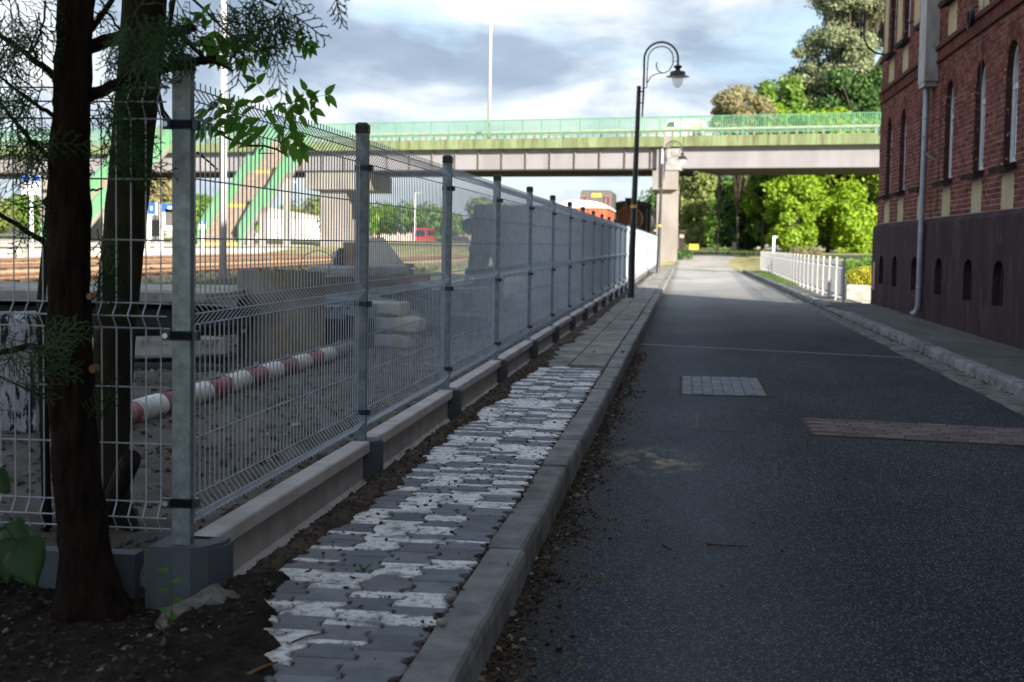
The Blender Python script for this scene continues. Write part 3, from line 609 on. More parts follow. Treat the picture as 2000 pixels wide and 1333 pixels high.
# ------------------------------------------------------------------ street lamps
def street_lamp(loc, label, near=True):
    t = thing('street_lamp', label, 'street lamp', loc, 'black arched lamps along the left pavement')
    n = 14 if near else 10
    mb = MB().tube([(0,0,0),(0,0,.02),(.002,0,.9),(.07,0,4.53),(.07,0,4.56)], [.085,.08,.072,.045,.045], n)
    link('pole', mb.mesh('pole', M['black'], smooth=True), t)
    cx, cz, r = .53, 5.13, .36
    arc = [(.155,0,3.9),(.165,0,4.3),(.172,0,4.8)] + [(cx-r*math.cos(a), 0, cz+r*math.sin(a)) for a in fl(0, PI, 16)] + [(cx+r, 0, 5.0)]
    mb = MB().tube(arc, [.014]+[.023]*(len(arc)-1), 8)
    mb.tube([(.06,0,4.44),(.17,0,4.44)], .014, 6).tube([(.055,0,4.2),(.165,0,4.2)], .014, 6)
    link('arm', mb.mesh('arm', M['black'], smooth=True), t)
    sc = [(.235,0,4.62),(.245,0,5.05)] + [(.53+.0+(-.28+.02*k/9)*math.cos(a), 0, 5.14+.26*math.sin(a)) for k, a in enumerate(fl(.2, PI-.1, 10))] + [(.78,0,5.02),(.70,0,4.88),(.58,0,4.83),(.47,0,4.88),(.43,0,4.99),(.44,0,5.07)]
    mb = MB().tube(sc, .012, 6)
    mb.tube([(.17,0,4.52),(.235,0,4.52),(.24,0,4.62),(.33,0,4.77),(.45,0,4.82),(.56,0,4.84)], .012, 6).tube([(.79,0,5.08),(.89,0,5.08)], .008, 6)
    link('scroll', mb.mesh('scroll', M['black'], smooth=True), t)
    prof = [(.012,5.02),(.03,5.01),(.09,4.985),(.092,4.955),(.055,4.93),(.05,4.90),(.07,4.885),(.15,4.87),(.165,4.85),(.168,4.785),(.245,4.765),(.248,4.755),(.16,4.765),(.01,4.775)]
    link('lantern_hood', MB().lathe((.89,0,0), prof, 24).mesh('lantern_hood', M['black'], smooth=True), t)
    link('globe', MB().lathe((.89,0,0), [(.128,4.765),(.13,4.72),(.12,4.66),(.095,4.59),(.06,4.54),(.02,4.515),(.001,4.512)], 20).mesh('globe', M['globe'], smooth=True), t)
    link('sticker', MB().lathe((.02,0,0), [(.0715,1.95),(.071,2.02)], 14).mesh('sticker', M['yel']), t)
    return t
street_lamp((-1.15, 30.66, .12), 'nearest black street lamp with curved scroll arm beside the mesh fence')
street_lamp((-1.12, 59.2, .11), 'middle lamp standing in front of the bridge pier, its lantern against the girder')
street_lamp((-.50, 96.0, .66), 'farthest black lamp standing on the grass beyond the bridge', False).scale = (1,1,1.03)

# ------------------------------------------------------------------ brick building
BX, PX = 4.06, 3.98
bld = thing('brick_building', 'red brick building with dark plinth, arched windows and cream plaster panels', 'building', (BX, 31.0, 0))
HB = 10.1
WY = [12.5, 14.6, 16.65, 18.7, 20.65, 23.0, 25.4, 27.75, 29.6]
def op(yc, hw, zb, zs, zt, kind): return dict(yc=yc, hw=hw, zb=zb, zs=zs, zt=zt, kind=kind)
def top(o, y):
    d = min(1, abs(y-o['yc'])/o['hw'])
    return o['zs']+(o['zt']-o['zs'])*(math.sqrt(1-d*d) if o['kind'] == 'arch' else 1-d)
def hwz(o, z):
    if z < o['zb'] or z > o['zt']: return 0
    if z <= o['zs']: return o['hw']
    t = (z-o['zs'])/(o['zt']-o['zs'])
    return o['hw']*(math.sqrt(max(0, 1-t*t)) if o['kind'] == 'arch' else 1-t)
def facade(x, y0, y1, z0, z1, ops, depth):
    mb = MB(); y = y0; rv = MB()
    for o in sorted(ops, key=lambda o: o['yc']):
        a, b = o['yc']-o['hw'], o['yc']+o['hw']
        mb.q((x,y,z0),(x,y,z1),(x,a,z1),(x,a,z0)); y = b
        mb.q((x,a,z0),(x,a,o['zb']),(x,b,o['zb']),(x,b,z0))
        g = fl(a, b, 12)
        for p, q in zip(g, g[1:]):
            mb.q((x,p,top(o,p)),(x,p,z1),(x,q,z1),(x,q,top(o,q)))
            rv.q((x,p,top(o,p)),(x,q,top(o,q)),(x+depth,q,top(o,q)),(x+depth,p,top(o,p)))
        rv.q((x,a,o['zb']),(x,a,o['zs']),(x+depth,a,o['zs']),(x+depth,a,o['zb']))
        rv.q((x,b,o['zs']),(x,b,o['zb']),(x+depth,b,o['zb']),(x+depth,b,o['zs']))
        rv.q((x,a,o['zb']),(x+depth,a,o['zb']),(x+depth,b,o['zb']),(x,b,o['zb']))
    mb.q((x,y,z0),(x,y,z1),(x,y1,z1),(x,y1,z0))
    return mb, rv
po = [op(y, .32, .56, .96, 1.15, 'arch') for y in WY]
o1 = [op(y, .36, 2.38, 3.62, 3.95, 'arch') for y in WY]
o2 = [op(y, .36, 5.22, 6.55, 6.88, 'arch') for y in WY]
o3 = []
f, rv = facade(PX, 0, 31.08, 0, 1.72, po, .3)
f.q((PX,0,1.72),(PX,31.08,1.72),(BX+.01,31.08,1.80),(BX+.01,0,1.80))
f.q((PX,31.08,0),(12,18.5,0),(12,18.5,1.72),(PX,31.08,1.72)).q((PX,31.08,1.72),(12,18.5,1.72),(12,18.45,1.80),(BX,31.0,1.80))
f.box(PX, 12, -9, 0, 0, 1.75); pl_rev = rv
put('plinth', f, M['plinth'], bld)
def split_reveals(rv, n, name, m):
    for k in range(n):
        nf = len(rv.f)//n; mb = MB()
        for q in rv.f[k*nf:(k+1)*nf]: mb.q(*[rv.v[i] for i in q])
        put(name, mb, m, bld)
split_reveals(pl_rev, len(po), 'cellar_reveal', M['plinth'])
wall = MB(); rmat = mat('reveal_brick', (.075,.03,.026), (.05,.022,.02), 12, rough=.9, bump=.5, bsc=50, c3=(.5,.47,.45), c3sc=22, c3lo=.60, c3hi=.66)
for z0, z1, os_ in ((1.80, 4.33, o1), (4.33, 7.5, o2), (7.5, HB, o3)):
    f, rv = facade(BX, 0, 31.0, z0, z1, os_, .24)
    n0 = len(wall.v); wall.v += f.v; wall.f += [tuple(i+n0 for i in q) for q in f.f]
    if os_: split_reveals(rv, len(os_), 'window_reveal', rmat)
wall.q((BX,31,1.8),(12,18.4,1.8),(12,18.4,HB),(BX,31,HB)).q((12,18.4,0),(12,-9,0),(12,-9,HB),(12,18.4,HB)).q((BX,-9,1.7),(12,-9,1.7),(12,-9,HB),(BX,-9,HB)).q((BX,-9,1.7),(BX,-9,HB),(BX,0,HB),(BX,0,1.7))
wallo = put('brick_wall', wall, M['mortar'], bld)
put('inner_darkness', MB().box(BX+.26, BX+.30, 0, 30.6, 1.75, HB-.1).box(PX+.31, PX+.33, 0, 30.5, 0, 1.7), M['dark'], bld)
# bricks course by course
cream_l = [(y-.36, y+.36, 1.81, 2.22) for y in WY]
cream_u = [(y-.36, y+.36, 4.66, 5.07) for y in WY]
mids = [(a+b)/2 for a, b in zip(WY, WY[1:])] + [30.55]
cream_s = [(m-.33, m+.33, 5.38, 6.9) if m < 30 else (m-.3, m+.3, 5.38, 6.9) for m in mids]
pan = cream_l+cream_u+cream_s
def intervals(z, y0, y1):
    cut = []
    for o in o1+o2:
        h = hwz(o, z)
        for zz in (z-.03, z+.03): h = max(h, hwz(o, zz))
        if h > 0 or (o['zs']-.02 < z < o['zt']+.2):
            if z > o['zs']:                       # arch ring zone
                t = (z-o['zs'])/(o['zt']+.21-o['zs'])
                if t < 1: h = max(h, (o['hw']+.02)*math.sqrt(1-t*t)+.08*(1-t))
            cut.append((o['yc']-h, o['yc']+h))
    for a, b, c, d in pan:
        if c-.03 < z < d+.03: cut.append((a, b))
    for y in WY:
        if 2.27 < z < 2.38 or 5.11 < z < 5.22: cut.append((y-.46, y+.46))
    cut.sort(); out = []; y = y0
    for a, b in cut:
        if a > y: out.append((y, min(a, y1)))
        y = max(y, b)
        if y >= y1: break
    if y < y1: out.append((y, y1))
    return out
allb = []
nc = int((7.2-1.81)/.075)
for i in range(nc):
    z = 1.81+.0375+i*.075
    if 4.33 < z < 4.585: continue
    for a, b in intervals(z, 13.0, 31.0):
        y = math.floor(a/.26)*.26 - (.065 if i % 2 else 0)
        L_ = .125 if i % 2 else .255
        st = .13 if i % 2 else .26
        while y < b:
            p, q = max(a, y), min(b, y+st)
            if q-p > .02: allb.append((p, q, z, (p+q)/2))
            y += st
def brick_into(mb, p, q, z, x=BX):
    d = R.uniform(.003, .012); j = R.uniform(-.002, .002); g = .005
    mb_i = len(mb.v); x0 = x-d
    a, b, c, e = p+g, q-g, z-.032+j, z+.032+j
    mb.v += [(x0,a,c),(x0,b,c),(x0,b,e),(x0,a,e),(x+.01,a,c),(x+.01,b,c),(x+.01,b,e),(x+.01,a,e)]
    mb.f += [tuple(mb_i+k for k in f) for f in ((0,3,2,1),(0,1,5,4),(1,2,6,5),(2,3,7,6),(3,0,4,7))]
near = sorted([b for b in allb if b[3] > 15.95 and (b[2]-1.27) < .18*b[3] and (b[1]-b[0]) > .11], key=lambda b: b[3])[:290]
ns = set(near); rest = MB()
bme = {}
for b in allb:
    if b in ns:
        w = round(b[1]-b[0], 2)
        if w not in bme:
            mb = MB(); s = R.getstate(); brick_into(mb, -w/2, w/2, 0, 0); R.setstate(s); bme[w] = mb.mesh('brick', M['brick'])
        link('brick', bme[w], wallo, (BX-root(wallo).location.x+R.uniform(-.004,.002), b[3]-31.0, b[2]))
    else: brick_into(rest, *b[:3])
put('brickwork', rest, M['brick'], wallo, kind='stuff')
pmm = {}
for i, (a, b, c, d) in enumerate(pan):
    k = (round(b-a, 2), round(d-c, 2))
    if k not in pmm: pmm[k] = MB().box(-.006, .02, -k[0]/2+.004, k[0]/2-.004, -k[1]/2, k[1]/2).mesh('cream_panel', M['cream'])
    link('cream_panel', pmm[k], bld, (0, (a+b)/2-31, (c+d)/2))
# string course with standing bricks
crs = MB().box(BX-.07, BX+.01, -9, 31.03, 4.53, 4.59).box(BX-.05, BX+.01, -9, 31.02, 4.33, 4.37)
crs.box(BX-.09, BX+.01, -9, 31.05, 7.35, 7.55).box(BX-.2, BX+.01, -9, 31.1, HB-.25, HB)
put('string_course', crs, mat('course_brick', (.10,.038,.032), (.06,.026,.024), 9, rough=.9, bump=.6, bsc=50, c3=(.16,.06,.05), c3sc=18), bld)
put('course_gap_shade', MB().box(BX-.02, BX+.01, -9, 31.0, 4.37, 4.53), M['under'], bld)  # near-flush backing, its dark colour stands in for shade between the bricks
dm = MB().box(-.008, 0, -.036, .036, -.078, .078).mesh('standing_brick', M['brick'])
for i in range(140): link('standing_brick', dm, bld, (-.018, -.06-i*.125, 4.45))
# arches and sills
def archm():
    mb = MB(); o = op(0, .36, 0, 0, .33, 'arch')
    for k in range(11):
        a = PI*(k+.5)/11; c0, s0 = math.cos(a), math.sin(a)
        p = Vector((0, .36*c0, .33*s0)); nrm = Vector((0, c0*.33, s0*.36)).normalized(); tt = Vector((0, -nrm.z, nrm.y))
        w = .043
        for rad0, rad1 in ((.003, .118), (.124, .225)):
            i = len(mb.v); f = 1+.35*rad1/.2
            q = [p+nrm*rad0-tt*w, p+nrm*rad0+tt*w, p+nrm*rad1+tt*w*f, p+nrm*rad1-tt*w*f]
            mb.v += [(-.012, v.y, v.z) for v in q] + [(.01, v.y, v.z) for v in q]
            mb.f += [tuple(i+z for z in fc) for fc in ((0,1,2,3),(0,4,5,1),(1,5,6,2),(2,6,7,3),(3,7,4,0))]
    return mb.mesh('brick_arch', M['brick'])
am = archm()
mb = MB()
for k in range(7): mb.obox((-.06, -.40+k*.1335, -.045+R.uniform(-.004,.004)), (.2, .12, .075), (0, -.28, 0))
slm = mb.mesh('brick_sill', mat('sill_brick', (.05,.032,.028), (.03,.022,.02), 9, rough=.9, bump=.7, bsc=60, vary=.3))
def window_mesh(o):
    fr = MB(); w, h = o['hw'], o['zs']-o['zb']; rise = o['zt']-o['zs']
    D = .085; fr.box(D, D+.07, -w, -w+.09, 0, h).box(D, D+.07, w-.09, w, 0, h).box(D, D+.07, -w+.09, w-.09, 0, .09).box(D, D+.07, -w+.09, w-.09, h*.78, h*.78+.07).box(D-.012,D+.07,-.035,.035,.09,h*.78)
    fr.box(D+.012, D+.07, -w+.09, -w+.12, .09, h*.78).box(D+.012, D+.07, w-.12, w-.09, .09, h*.78)
    g = fl(0, PI, 12)
    for a, b in zip(g, g[1:]):
        q = [(w*math.cos(a), h+rise*math.sin(a)), (w*math.cos(b), h+rise*math.sin(b)), ((w-.075)*math.cos(b), h+(rise-.06)*math.sin(b)), ((w-.075)*math.cos(a), h+(rise-.06)*math.sin(a))]
        fr.q(*[(D, y, z) for y, z in q]).q((D,*q[3]), (D,*q[2]), (D+.07,*q[2]), (D+.07,*q[3]))
    pa = MB(); pts = [(-w,0),(w,0)]+[(w*math.cos(a), h+rise*math.sin(a)) for a in g]
    pa.q(*[(.135, y, z) for y, z in pts])
    return fr.mesh('window', M['whitef']), pa.mesh('pane', M['pane'])
wf1, wp1 = window_mesh(o1[0])
def pwin(o):
    gr = MB()
    for k in range(4): y = -.24+k*.16; gr.tube([(.1, y, .0), (.1, y, .5)], .008, 5)
    gr.tube([(.1,-.34,.2),(.1,.34,.2)], .008, 5)
    return gr.mesh('cellar_grille', M['black'])
pg = pwin(po[0])
for y in WY:
    for zb in (2.38, 5.22):
        w = link('window', wf1, bld, (0, y-31, zb)); link('pane', wp1, w)
        link('brick_sill', slm, bld, (0, y-31, zb))
        if zb < 8: link('brick_arch', am, bld, (0, y-31, zb+(1.24 if zb < 3 else 1.33)))
    link('cellar_grille', pg, bld, (PX-BX, y-31, .56))
rf = MB(); rf.v += [(BX-.25,-9.2,HB),(12.2,-9.2,HB),(12.2,18.5,HB),(BX-.25,31.3,HB),(BX-.25,-9.2,HB+.1),(8.2,-9.2,HB+1.1),(8.2,24.2,HB+1.1),(BX-.25,31.3,HB+.1),(12.2,-9.2,HB+.1),(12.2,18.5,HB+.1)]
rf.f += [(0,3,2,1),(4,5,6,7),(5,8,9,6),(0,4,7,3),(0,1,8,5,4),(1,2,9,8),(2,3,7,6,9)]
put('roof', rf, M['roof'], bld)
# drainpipe with casing
mb = MB().tube([(3.93,24.45,5.2),(3.93,24.45,3.2),(3.925,24.45,.36),(3.915,24.47,.27),(3.88,24.5,.20),(3.82,24.5,.17)], .052, 14)
for z in (1.55, 3.15, 3.45, .62): mb.tube([(3.93,24.45,z),(3.93,24.45,z+.03)], .058, 14)
put('drainpipe', mb, M['zinc'], bld, smooth=True)
mb = MB().bar((3.92,24.45,1.56),(4.06,24.45,1.56), .02).bar((3.92,24.4,2.9),(4.06,24.0,2.75), .025, .04)
put('pipe_bracket', mb, M['black'], bld)
mb = MB().box(3.83, 4.05, 24.1, 24.75, 4.05, HB-.3).obox((3.94,24.42,4.02), (.2,.5,.1), (0,0,.02)); put('pipe_casing', mb, M['box'], bld)
# cables, wire coil, insulator bracket, corner plate
put('cable', MB().tube([(BX-.02,20.55,7),(BX-.02,20.6,4.0),(BX-.02,20.5,3.2)], .006, 5).tube([(BX-.02,23.7,4.1),(BX-.02,23.72,1.9)], .008, 5), M['black'], bld)
coil = MB()
for k in range(5):
    coil.tube([(BX-.10-.014*k, 20.9+.10*math.cos(a), 4.60+.135*math.sin(a)-.015*k) for a in fl(0, 2*PI, 18)], .011, 5)
coil.tube([(BX-.02,20.9,4.72),(BX-.14,20.9,4.72)], .012, 5)
put('cable_coil', coil, M['black'], bld)
br = MB()
p = [at(1733,106,30.5), at(1710,104,30.3), at(1695,92,30.2), at(1688,76,30.1), at(1687,50,30.1), at(1689,22,30.1)]
p[0] = Vector((BX, 30.6, p[0].z)); br.tube(p, .022, 6)
q = [at(1684,16,30.1), at(1683,50,30.1), at(1680,72,30.1)]; br.tube(q, .014, 5)
for yy in (28, 46, 66): br.tube([at(1688,yy,30.1), at(1679,yy+1,30.1)], .014, 5).tube([at(1682,yy-4,30.1), at(1682,yy+6,30.1)], .03, 6)
put('insulator_bracket', br, M['black'], bld)
mb = MB().obox((4.03, 31.03, 4.02-.24), (.02,.16,.2), (0,0,0)); put('number_plate', mb, M['white'], bld)
put('wall_sign', MB().box(PX-.012, PX, 30.55, 30.75, .42, 1.0), M['pinkw'], bld)
for i in range(3): put('wall_hook', MB().bar((BX,[26.9,22.0,18.0][i],5.45),(BX-.18,[26.9,22.0,18.0][i]-.02,5.38), .025), M['black'], bld)
mb = MB()
put('chimney', mb.box(8.5, 9.3, 8, 8.8, HB+.8, HB+1.5), M['brick'], bld)

# ------------------------------------------------------------------ bridge
BM, BC = -.29735, 87.456
bd_ = Vector((1, BM, 0)).normalized(); bn = Vector((-bd_.y, bd_.x, 0))        # bn points away from the camera
def bp_(x, off=0, z=0):
    t = Vector((x, BM*x+BC, z)); return t + bn*off
bridge = thing('road_bridge', 'long road bridge with green railing and green stained edge beam crossing the whole view', 'bridge', (0, BC, 0))
def bbx(mb, x0, x1, o0, o1, z0, z1):
    P = [bp_(x0,o0,z0), bp_(x1,o0,z0), bp_(x1,o1,z0), bp_(x0,o1,z0), bp_(x0,o0,z1), bp_(x1,o0,z1), bp_(x1,o1,z1), bp_(x0,o1,z1)]
    i = len(mb.v); mb.v += [tuple(p) for p in P]
    mb.f += [tuple(i+k for k in f) for f in ((0,3,2,1),(4,5,6,7),(0,1,5,4),(1,2,6,5),(2,3,7,6),(3,0,4,7))]
def bby(mb, x0, x1, o0, o1, z0, z1):
    P = []
    for z in (z0, z1):
        for x, o in ((x0,o0),(x1,o0),(x1,o1),(x0,o1)): v = bp_(x); P.append((v.x, v.y+o, z))
    i = len(mb.v); mb.v += P
    mb.f += [tuple(i+k for k in f) for f in ((0,3,2,1),(4,5,6,7),(0,1,5,4),(1,2,6,5),(2,3,7,6),(3,0,4,7))]
XL, XR = -90, 45
x = XL
while x < XR:
    mb = MB(); x1 = min(XR, x+3.9); bbx(mb, x, x1-.03, 0, .35, 7.36, 8.0); put('edge_beam', mb, M['gfas'], bridge); x = x1
mb = MB(); bbx(mb, XL, XR, .3, 9.0, 7.5, 7.85); put('deck', mb, M['pier'], bridge)
mb = MB(); bbx(mb, -1.5, -1.15, -.02, .33, 7.3, 8.02); put('expansion_joint', mb, M['pier'], bridge)
# steel span left of the pier
mb = MB(); bbx(mb, XL, -2.0, .6, .68, 6.05, 7.5); bbx(mb, XL, -2.0, 4.6, 4.7, 6.05, 7.5); bbx(mb, XL, -2.0, 8.4, 8.5, 6.05, 7.5); put('girder', mb, M['girder'], bridge)
mb = MB()
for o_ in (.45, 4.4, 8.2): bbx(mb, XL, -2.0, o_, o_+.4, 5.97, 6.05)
put('bottom_flange', mb, M['under'], bridge)
stm = MB(); stm.box(-.025, .025, -.09, 0, 6.05, 7.36)
ang = math.atan2(bd_.y, bd_.x); stmm = MB().box(-.025, .025, -.14, 0, 6.05, 7.5).mesh('stiffener', mat('stiffener_paint', (.22,.2,.2), (.15,.13,.12), 3, rough=.7))
x = -2.4
while x > -75: 
    p = bp_(x, .6); link('stiffener', stmm, bridge, (p.x, p.y-BC, 0), (0,0,ang)); x -= 1.62
# concrete span right of the pier
mb = MB(); bbx(mb, -.5, XR, .55, 1.1, 6.45, 7.5); bbx(mb, -.5, XR, .45, 1.3, 6.05, 6.32); bbx(mb, -.5, XR, .5, 1.2, 6.32, 6.45); put('concrete_beam', mb, M['girder'], bridge)
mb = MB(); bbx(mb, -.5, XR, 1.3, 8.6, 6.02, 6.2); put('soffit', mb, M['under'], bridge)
# railing
mb = MB(); bbx(mb, XL, XR, .12, .18, 9.15, 9.21); bbx(mb, XL, XR, .13, .17, 8.14, 8.18); put('handrail', mb, M['grail'], bridge)
rp = MB().box(-.03, .03, -.03, .03, 8.0, 9.15).mesh('railing_post', M['grail'])
x = XL
while x < XR: p = bp_(x, .15); link('railing_post', rp, bridge, (p.x, p.y-BC, 0), (0,0,ang)); x += 1.26
mb = MB(); x = XL
while x < XR: bbx(mb, x, x+.055, .14, .165, 8.18, 9.15); x += .14
put('railing_bars', mb, M['grail'], bridge, kind='stuff')
mb = MB(); bbx(mb, XL, XR, 1.5, 1.56, 8.36, 8.6); bbx(mb, XL, XR, 1.5, 1.56, 8.0, 8.1)
x = XL
while x < XR: bbx(mb, x, x+.12, 1.48, 1.6, 7.8, 8.36); x += .5
put('crash_barrier', mb, mat('barrier_grey', (.45,.42,.36), (.35,.3,.25), 2, rough=.8), bridge)
mb = MB(); bbx(mb, XL, XR, 8.5, 8.55, 8.3, 8.6); bbx(mb, XL, XR, 8.9, 8.95, 9.12, 9.18); x = XL
while x < XR: bbx(mb, x, x+.05, 8.9, 8.95, 7.9, 9.12); x += 1.3
put('far_railing', mb, M['grail'], bridge)
# pier and bearing cabinet
def pier(x0, x1, cap0, cap1, capz0, name='bridge_pier', cols=((.8, 2.4), (6.4, 8.0))):
    pr = thing(name, pier_lab.pop(0), 'pier', tuple(bp_((x0+x1)/2, 1.2)), 'concrete piers carrying the bridge')
    for a, b in cols: mb = MB(); bby(mb, x0, x1, a, b, -.3, capz0); put('shaft', mb, M['pier'], pr)
    mb = MB(); bby(mb, cap0, cap1, .3, 8.6, capz0, 5.9); put('pier_cap', mb, M['pier'], pr)
    return pr
pier_lab = ['pale concrete pier beside the road with a square cap under the bridge joint', 'broad concrete pier with a wide cap in the rail yard behind the second fence post', 'bridge pier at far left seen behind the dark tree trunks']
pr = pier(-1.85, -.52, -2.15, -.55, 4.74)
mb = MB(); bbx(mb, -1.42, -.52, .2, 1.0, 5.92, 7.3); o = put('bearing_cabinet', mb, mat('cabinet_grey', (.3,.3,.31), (.24,.24,.25), 2, rough=.7), bridge)
cyl = MB()
for rr in (.40, .27): cyl.tube([bp_(-.97+rr*math.cos(a), .17, 6.62+rr*math.sin(a)) for a in fl(0, 2*PI, 26)], .014, 5)
put('drum_rings', cyl, M['poleg'], o)
mb = MB(); bbx(mb, -2.0, -1.5, .3, .7, 5.9, 7.3); put('end_frame', mb, M['girder'], bridge)
mb = MB().tube([bp_(-1.62,.15,7.3), bp_(-1.62,.15,4.9)], .05, 8); put('downpipe', mb, M['poleg'], bridge)
pier(-25.2, -23.2, -26.2, -21.6, 4.75)
pier(-49, -47, -50, -45.6, 4.75)
# mast and vehicles on the bridge
mast = thing('lamp_mast', 'tall slender pale mast rising from the bridge deck, out of the top of the picture', 'mast', tuple(bp_(-13.1, .6, 7.85)))
put('mast_pole', MB().tube([bp_(-13.1,.6,7.85), bp_(-13.1,.6,25.0)], [.11,.07], 10), M['poleg'], mast, smooth=True)
put('base_plate', MB().tube([bp_(-13.1,.6,7.85), bp_(-13.1,.6,8.3)], .14, 10), M['rust'], mast)
put('mast_arm', MB().tube([bp_(-13.1,.6,25.0), bp_(-13.1,2.6,25.5)], .05, 8), M['poleg'], mast)
put('lamp_head', MB().obox(bp_(-13.1,2.9,25.5), (.35,.9,.14), (0,0,ang)), M['poleg'], mast)
def van(loc, rz, label):
    t = thing('van', label, 'van', loc, rz=rz)
    L_ = 1.9
    prof = [(-L_,.35),(L_,.35),(L_,1.75),(L_-.15,1.88),(-L_+.95,1.88),(-L_+.45,1.25),(-L_+.05,1.05)]
    link('body', MB().prism([(a, b) for a, b in prof], -.85, .85, 'y').mesh('body', M['white']), t)
    link('windscreen', MB().q((-L_+.92,-.78,1.83),(-L_+.92,.78,1.83),(-L_+.44,.78,1.28),(-L_+.44,-.78,1.28)).mesh('windscreen', M['pane']), t)
    for s in (-1, 1):
        link('side_window', MB().q((-L_+.62,s*.857,1.28),(-L_+1.5,s*.857,1.28),(-L_+1.5,s*.857,1.75),(-L_+.98,s*.857,1.75)).mesh('side_window', M['pane']), t)
        for xx in (-1.15, 1.2): link('wheel', MB().tube([(xx,s*.7,.32),(xx,s*.88,.32)], .32, 16).mesh('wheel', M['rubber']), t)
    link('rear_light', MB().box(L_-.005, L_+.01, -.84, -.72, .9, 1.35).mesh('rear_light', M['red']), t)
    return t
p = bp_(-1.7, 4.5, 7.86); van(tuple(p), ang, 'small white van driving on the bridge behind the green railing').scale = (.72,.8,.78)
p = bp_(.0, 2.0, 7.86)
bx_ = thing('service_box', 'small beige roadside cabinet standing on the bridge right of the van', 'cabinet', tuple(p), rz=ang)
link('cabinet_body', MB().box(-.28,.28,-.2,.2,0,.98).mesh('cabinet_body', M['beige']), bx_); link('cabinet_lid', MB().box(-.31,.31,-.23,.23,.98,1.03).mesh('cabinet_lid', M['beige']), bx_)

# stairs down to the platform
def stairs(xc, w, ytop, ybot, zt, zb, label):
    t = thing('stairway', label, 'stairs', (xc, ybot, zb), 'green sided stairways down from the bridge')
    n = 3; land = 1.3; run = (ytop-ybot-land*(n-1))/n; y, z = ybot, zb; dz = (zt-zb)/n
    for f in range(n):
        ns_ = 14; mb = MB()
        for k in range(ns_):
            mb.box(xc-w/2, xc+w/2, y+run*k/ns_, y+run*(k+1)/ns_+.02, z+dz*k/ns_-.25, z+dz*(k+1)/ns_)
        put('flight', mb, M['step'], t)
        mb = MB().box(xc-w/2, xc+w/2, y-.02, y+.18, z-.1, z+dz/ns_+.012); put('yellow_edge', mb, M['yel'], t)
        for s in (-1, 1):
            xx = xc+s*(w/2+.06)
            mb = MB().prism([(y,z-.3),(y+run,z+dz-.3),(y+run,z+dz+.02),(y,z+.05)], xx-.08, xx+.08, 'x'); put('stringer', mb, M['pier'], t)
            mb = MB().prism([(y,z+.02),(y+run,z+dz+.02),(y+run,z+dz+1.15),(y,z+1.15)], xx-.02, xx+.02, 'x'); put('side_panel', mb, M['gpan'], t)
            mb = MB()
            for k in range(7): yy = y+run*k/6; zz = z+dz*k/6; mb.box(xx-.05, xx+.05, yy-.03, yy+.03, zz, zz+1.2)
            mb.bar((xx,y,z+1.2),(xx,y+run,z+dz+1.2), .08); put('panel_posts', mb, M['grail'], t)
        y += run; z += dz
        if f < n-1:
            put('landing', MB().box(xc-w/2-.1, xc+w/2+.1, y, y+land, z-.3, z), M['step'], t)
            for s in (-1, 1):
                xx = xc+s*(w/2+.06); put('side_panel', MB().box(xx-.02, xx+.02, y, y+land, z+.02, z+1.15), M['gpan'], t)
                put('stair_column', MB().box(xx-.18, xx+.18, y+.3, y+.8, .5, z-.3), M['pier'], t)
            y += land
    return t
stairs(-27.3, 2.35, 95.4, 80.5, 7.95, .85, 'right stairway with green side panels and brown treads climbing to the bridge')
stairs(-38.2, 1.9, 98.8, 82.5, 7.95, .85, 'left stairway with green side panels seen between the two tree trunks')
# ------------------------------------------------------------------ railway
plat = put('railway_platform', MB().box(-48, -25.9, 20, 230, -.2, .82), M['plat'], kind='structure')
mb = MB().box(-48, -25.75, 20, 230, .82, .88); put('platform_paving', mb, M['platt'], plat)
mb = MB().box(-26.6, -26.4, 20, 230, .88, .884); put('warning_line', mb, M['white'], plat)
for k, x in enumerate((-13.8, -18.6, -23.4)):
    t = thing('railway_track', ['nearest', 'middle', 'farthest'][k]+' rusty railway track'+[' behind the concrete slabs', ' on weedy ballast', ' in front of the platform wall'][k], 'track', (x, 20, .28))
    put('ballast_bed', MB().prism([(x-1.9,.2),(x-1.4,.36),(x+1.4,.36),(x+1.9,.2)], 18, 240, 'y'), M['ballast'], t)
    for s in (-.75, .75):
        put('rail', MB().box(x+s-.06, x+s+.06, 18, 240, .35, .365).box(x+s-.015, x+s+.015, 18, 240, .365, .42).box(x+s-.036, x+s+.036, 18, 240, .42, .455), M['rust'], t)
    sm_ = MB().box(-1.25, 1.25, -.12, .12, -.02, .05).mesh('sleeper', M['sleeper'])
    for j in range(70): link('sleeper', sm_, t, (0, j*.9, .09), (0,0,R.uniform(-.02,.02)))

def wheels(t, ys, xc, zb, r=.45):
    for y in ys:
        for s in (-.75, .75): put('wheel', MB().tube([(xc+s-.07,y,zb+r),(xc+s+.07,y,zb+r)], r, 20), M['lblack'], t)
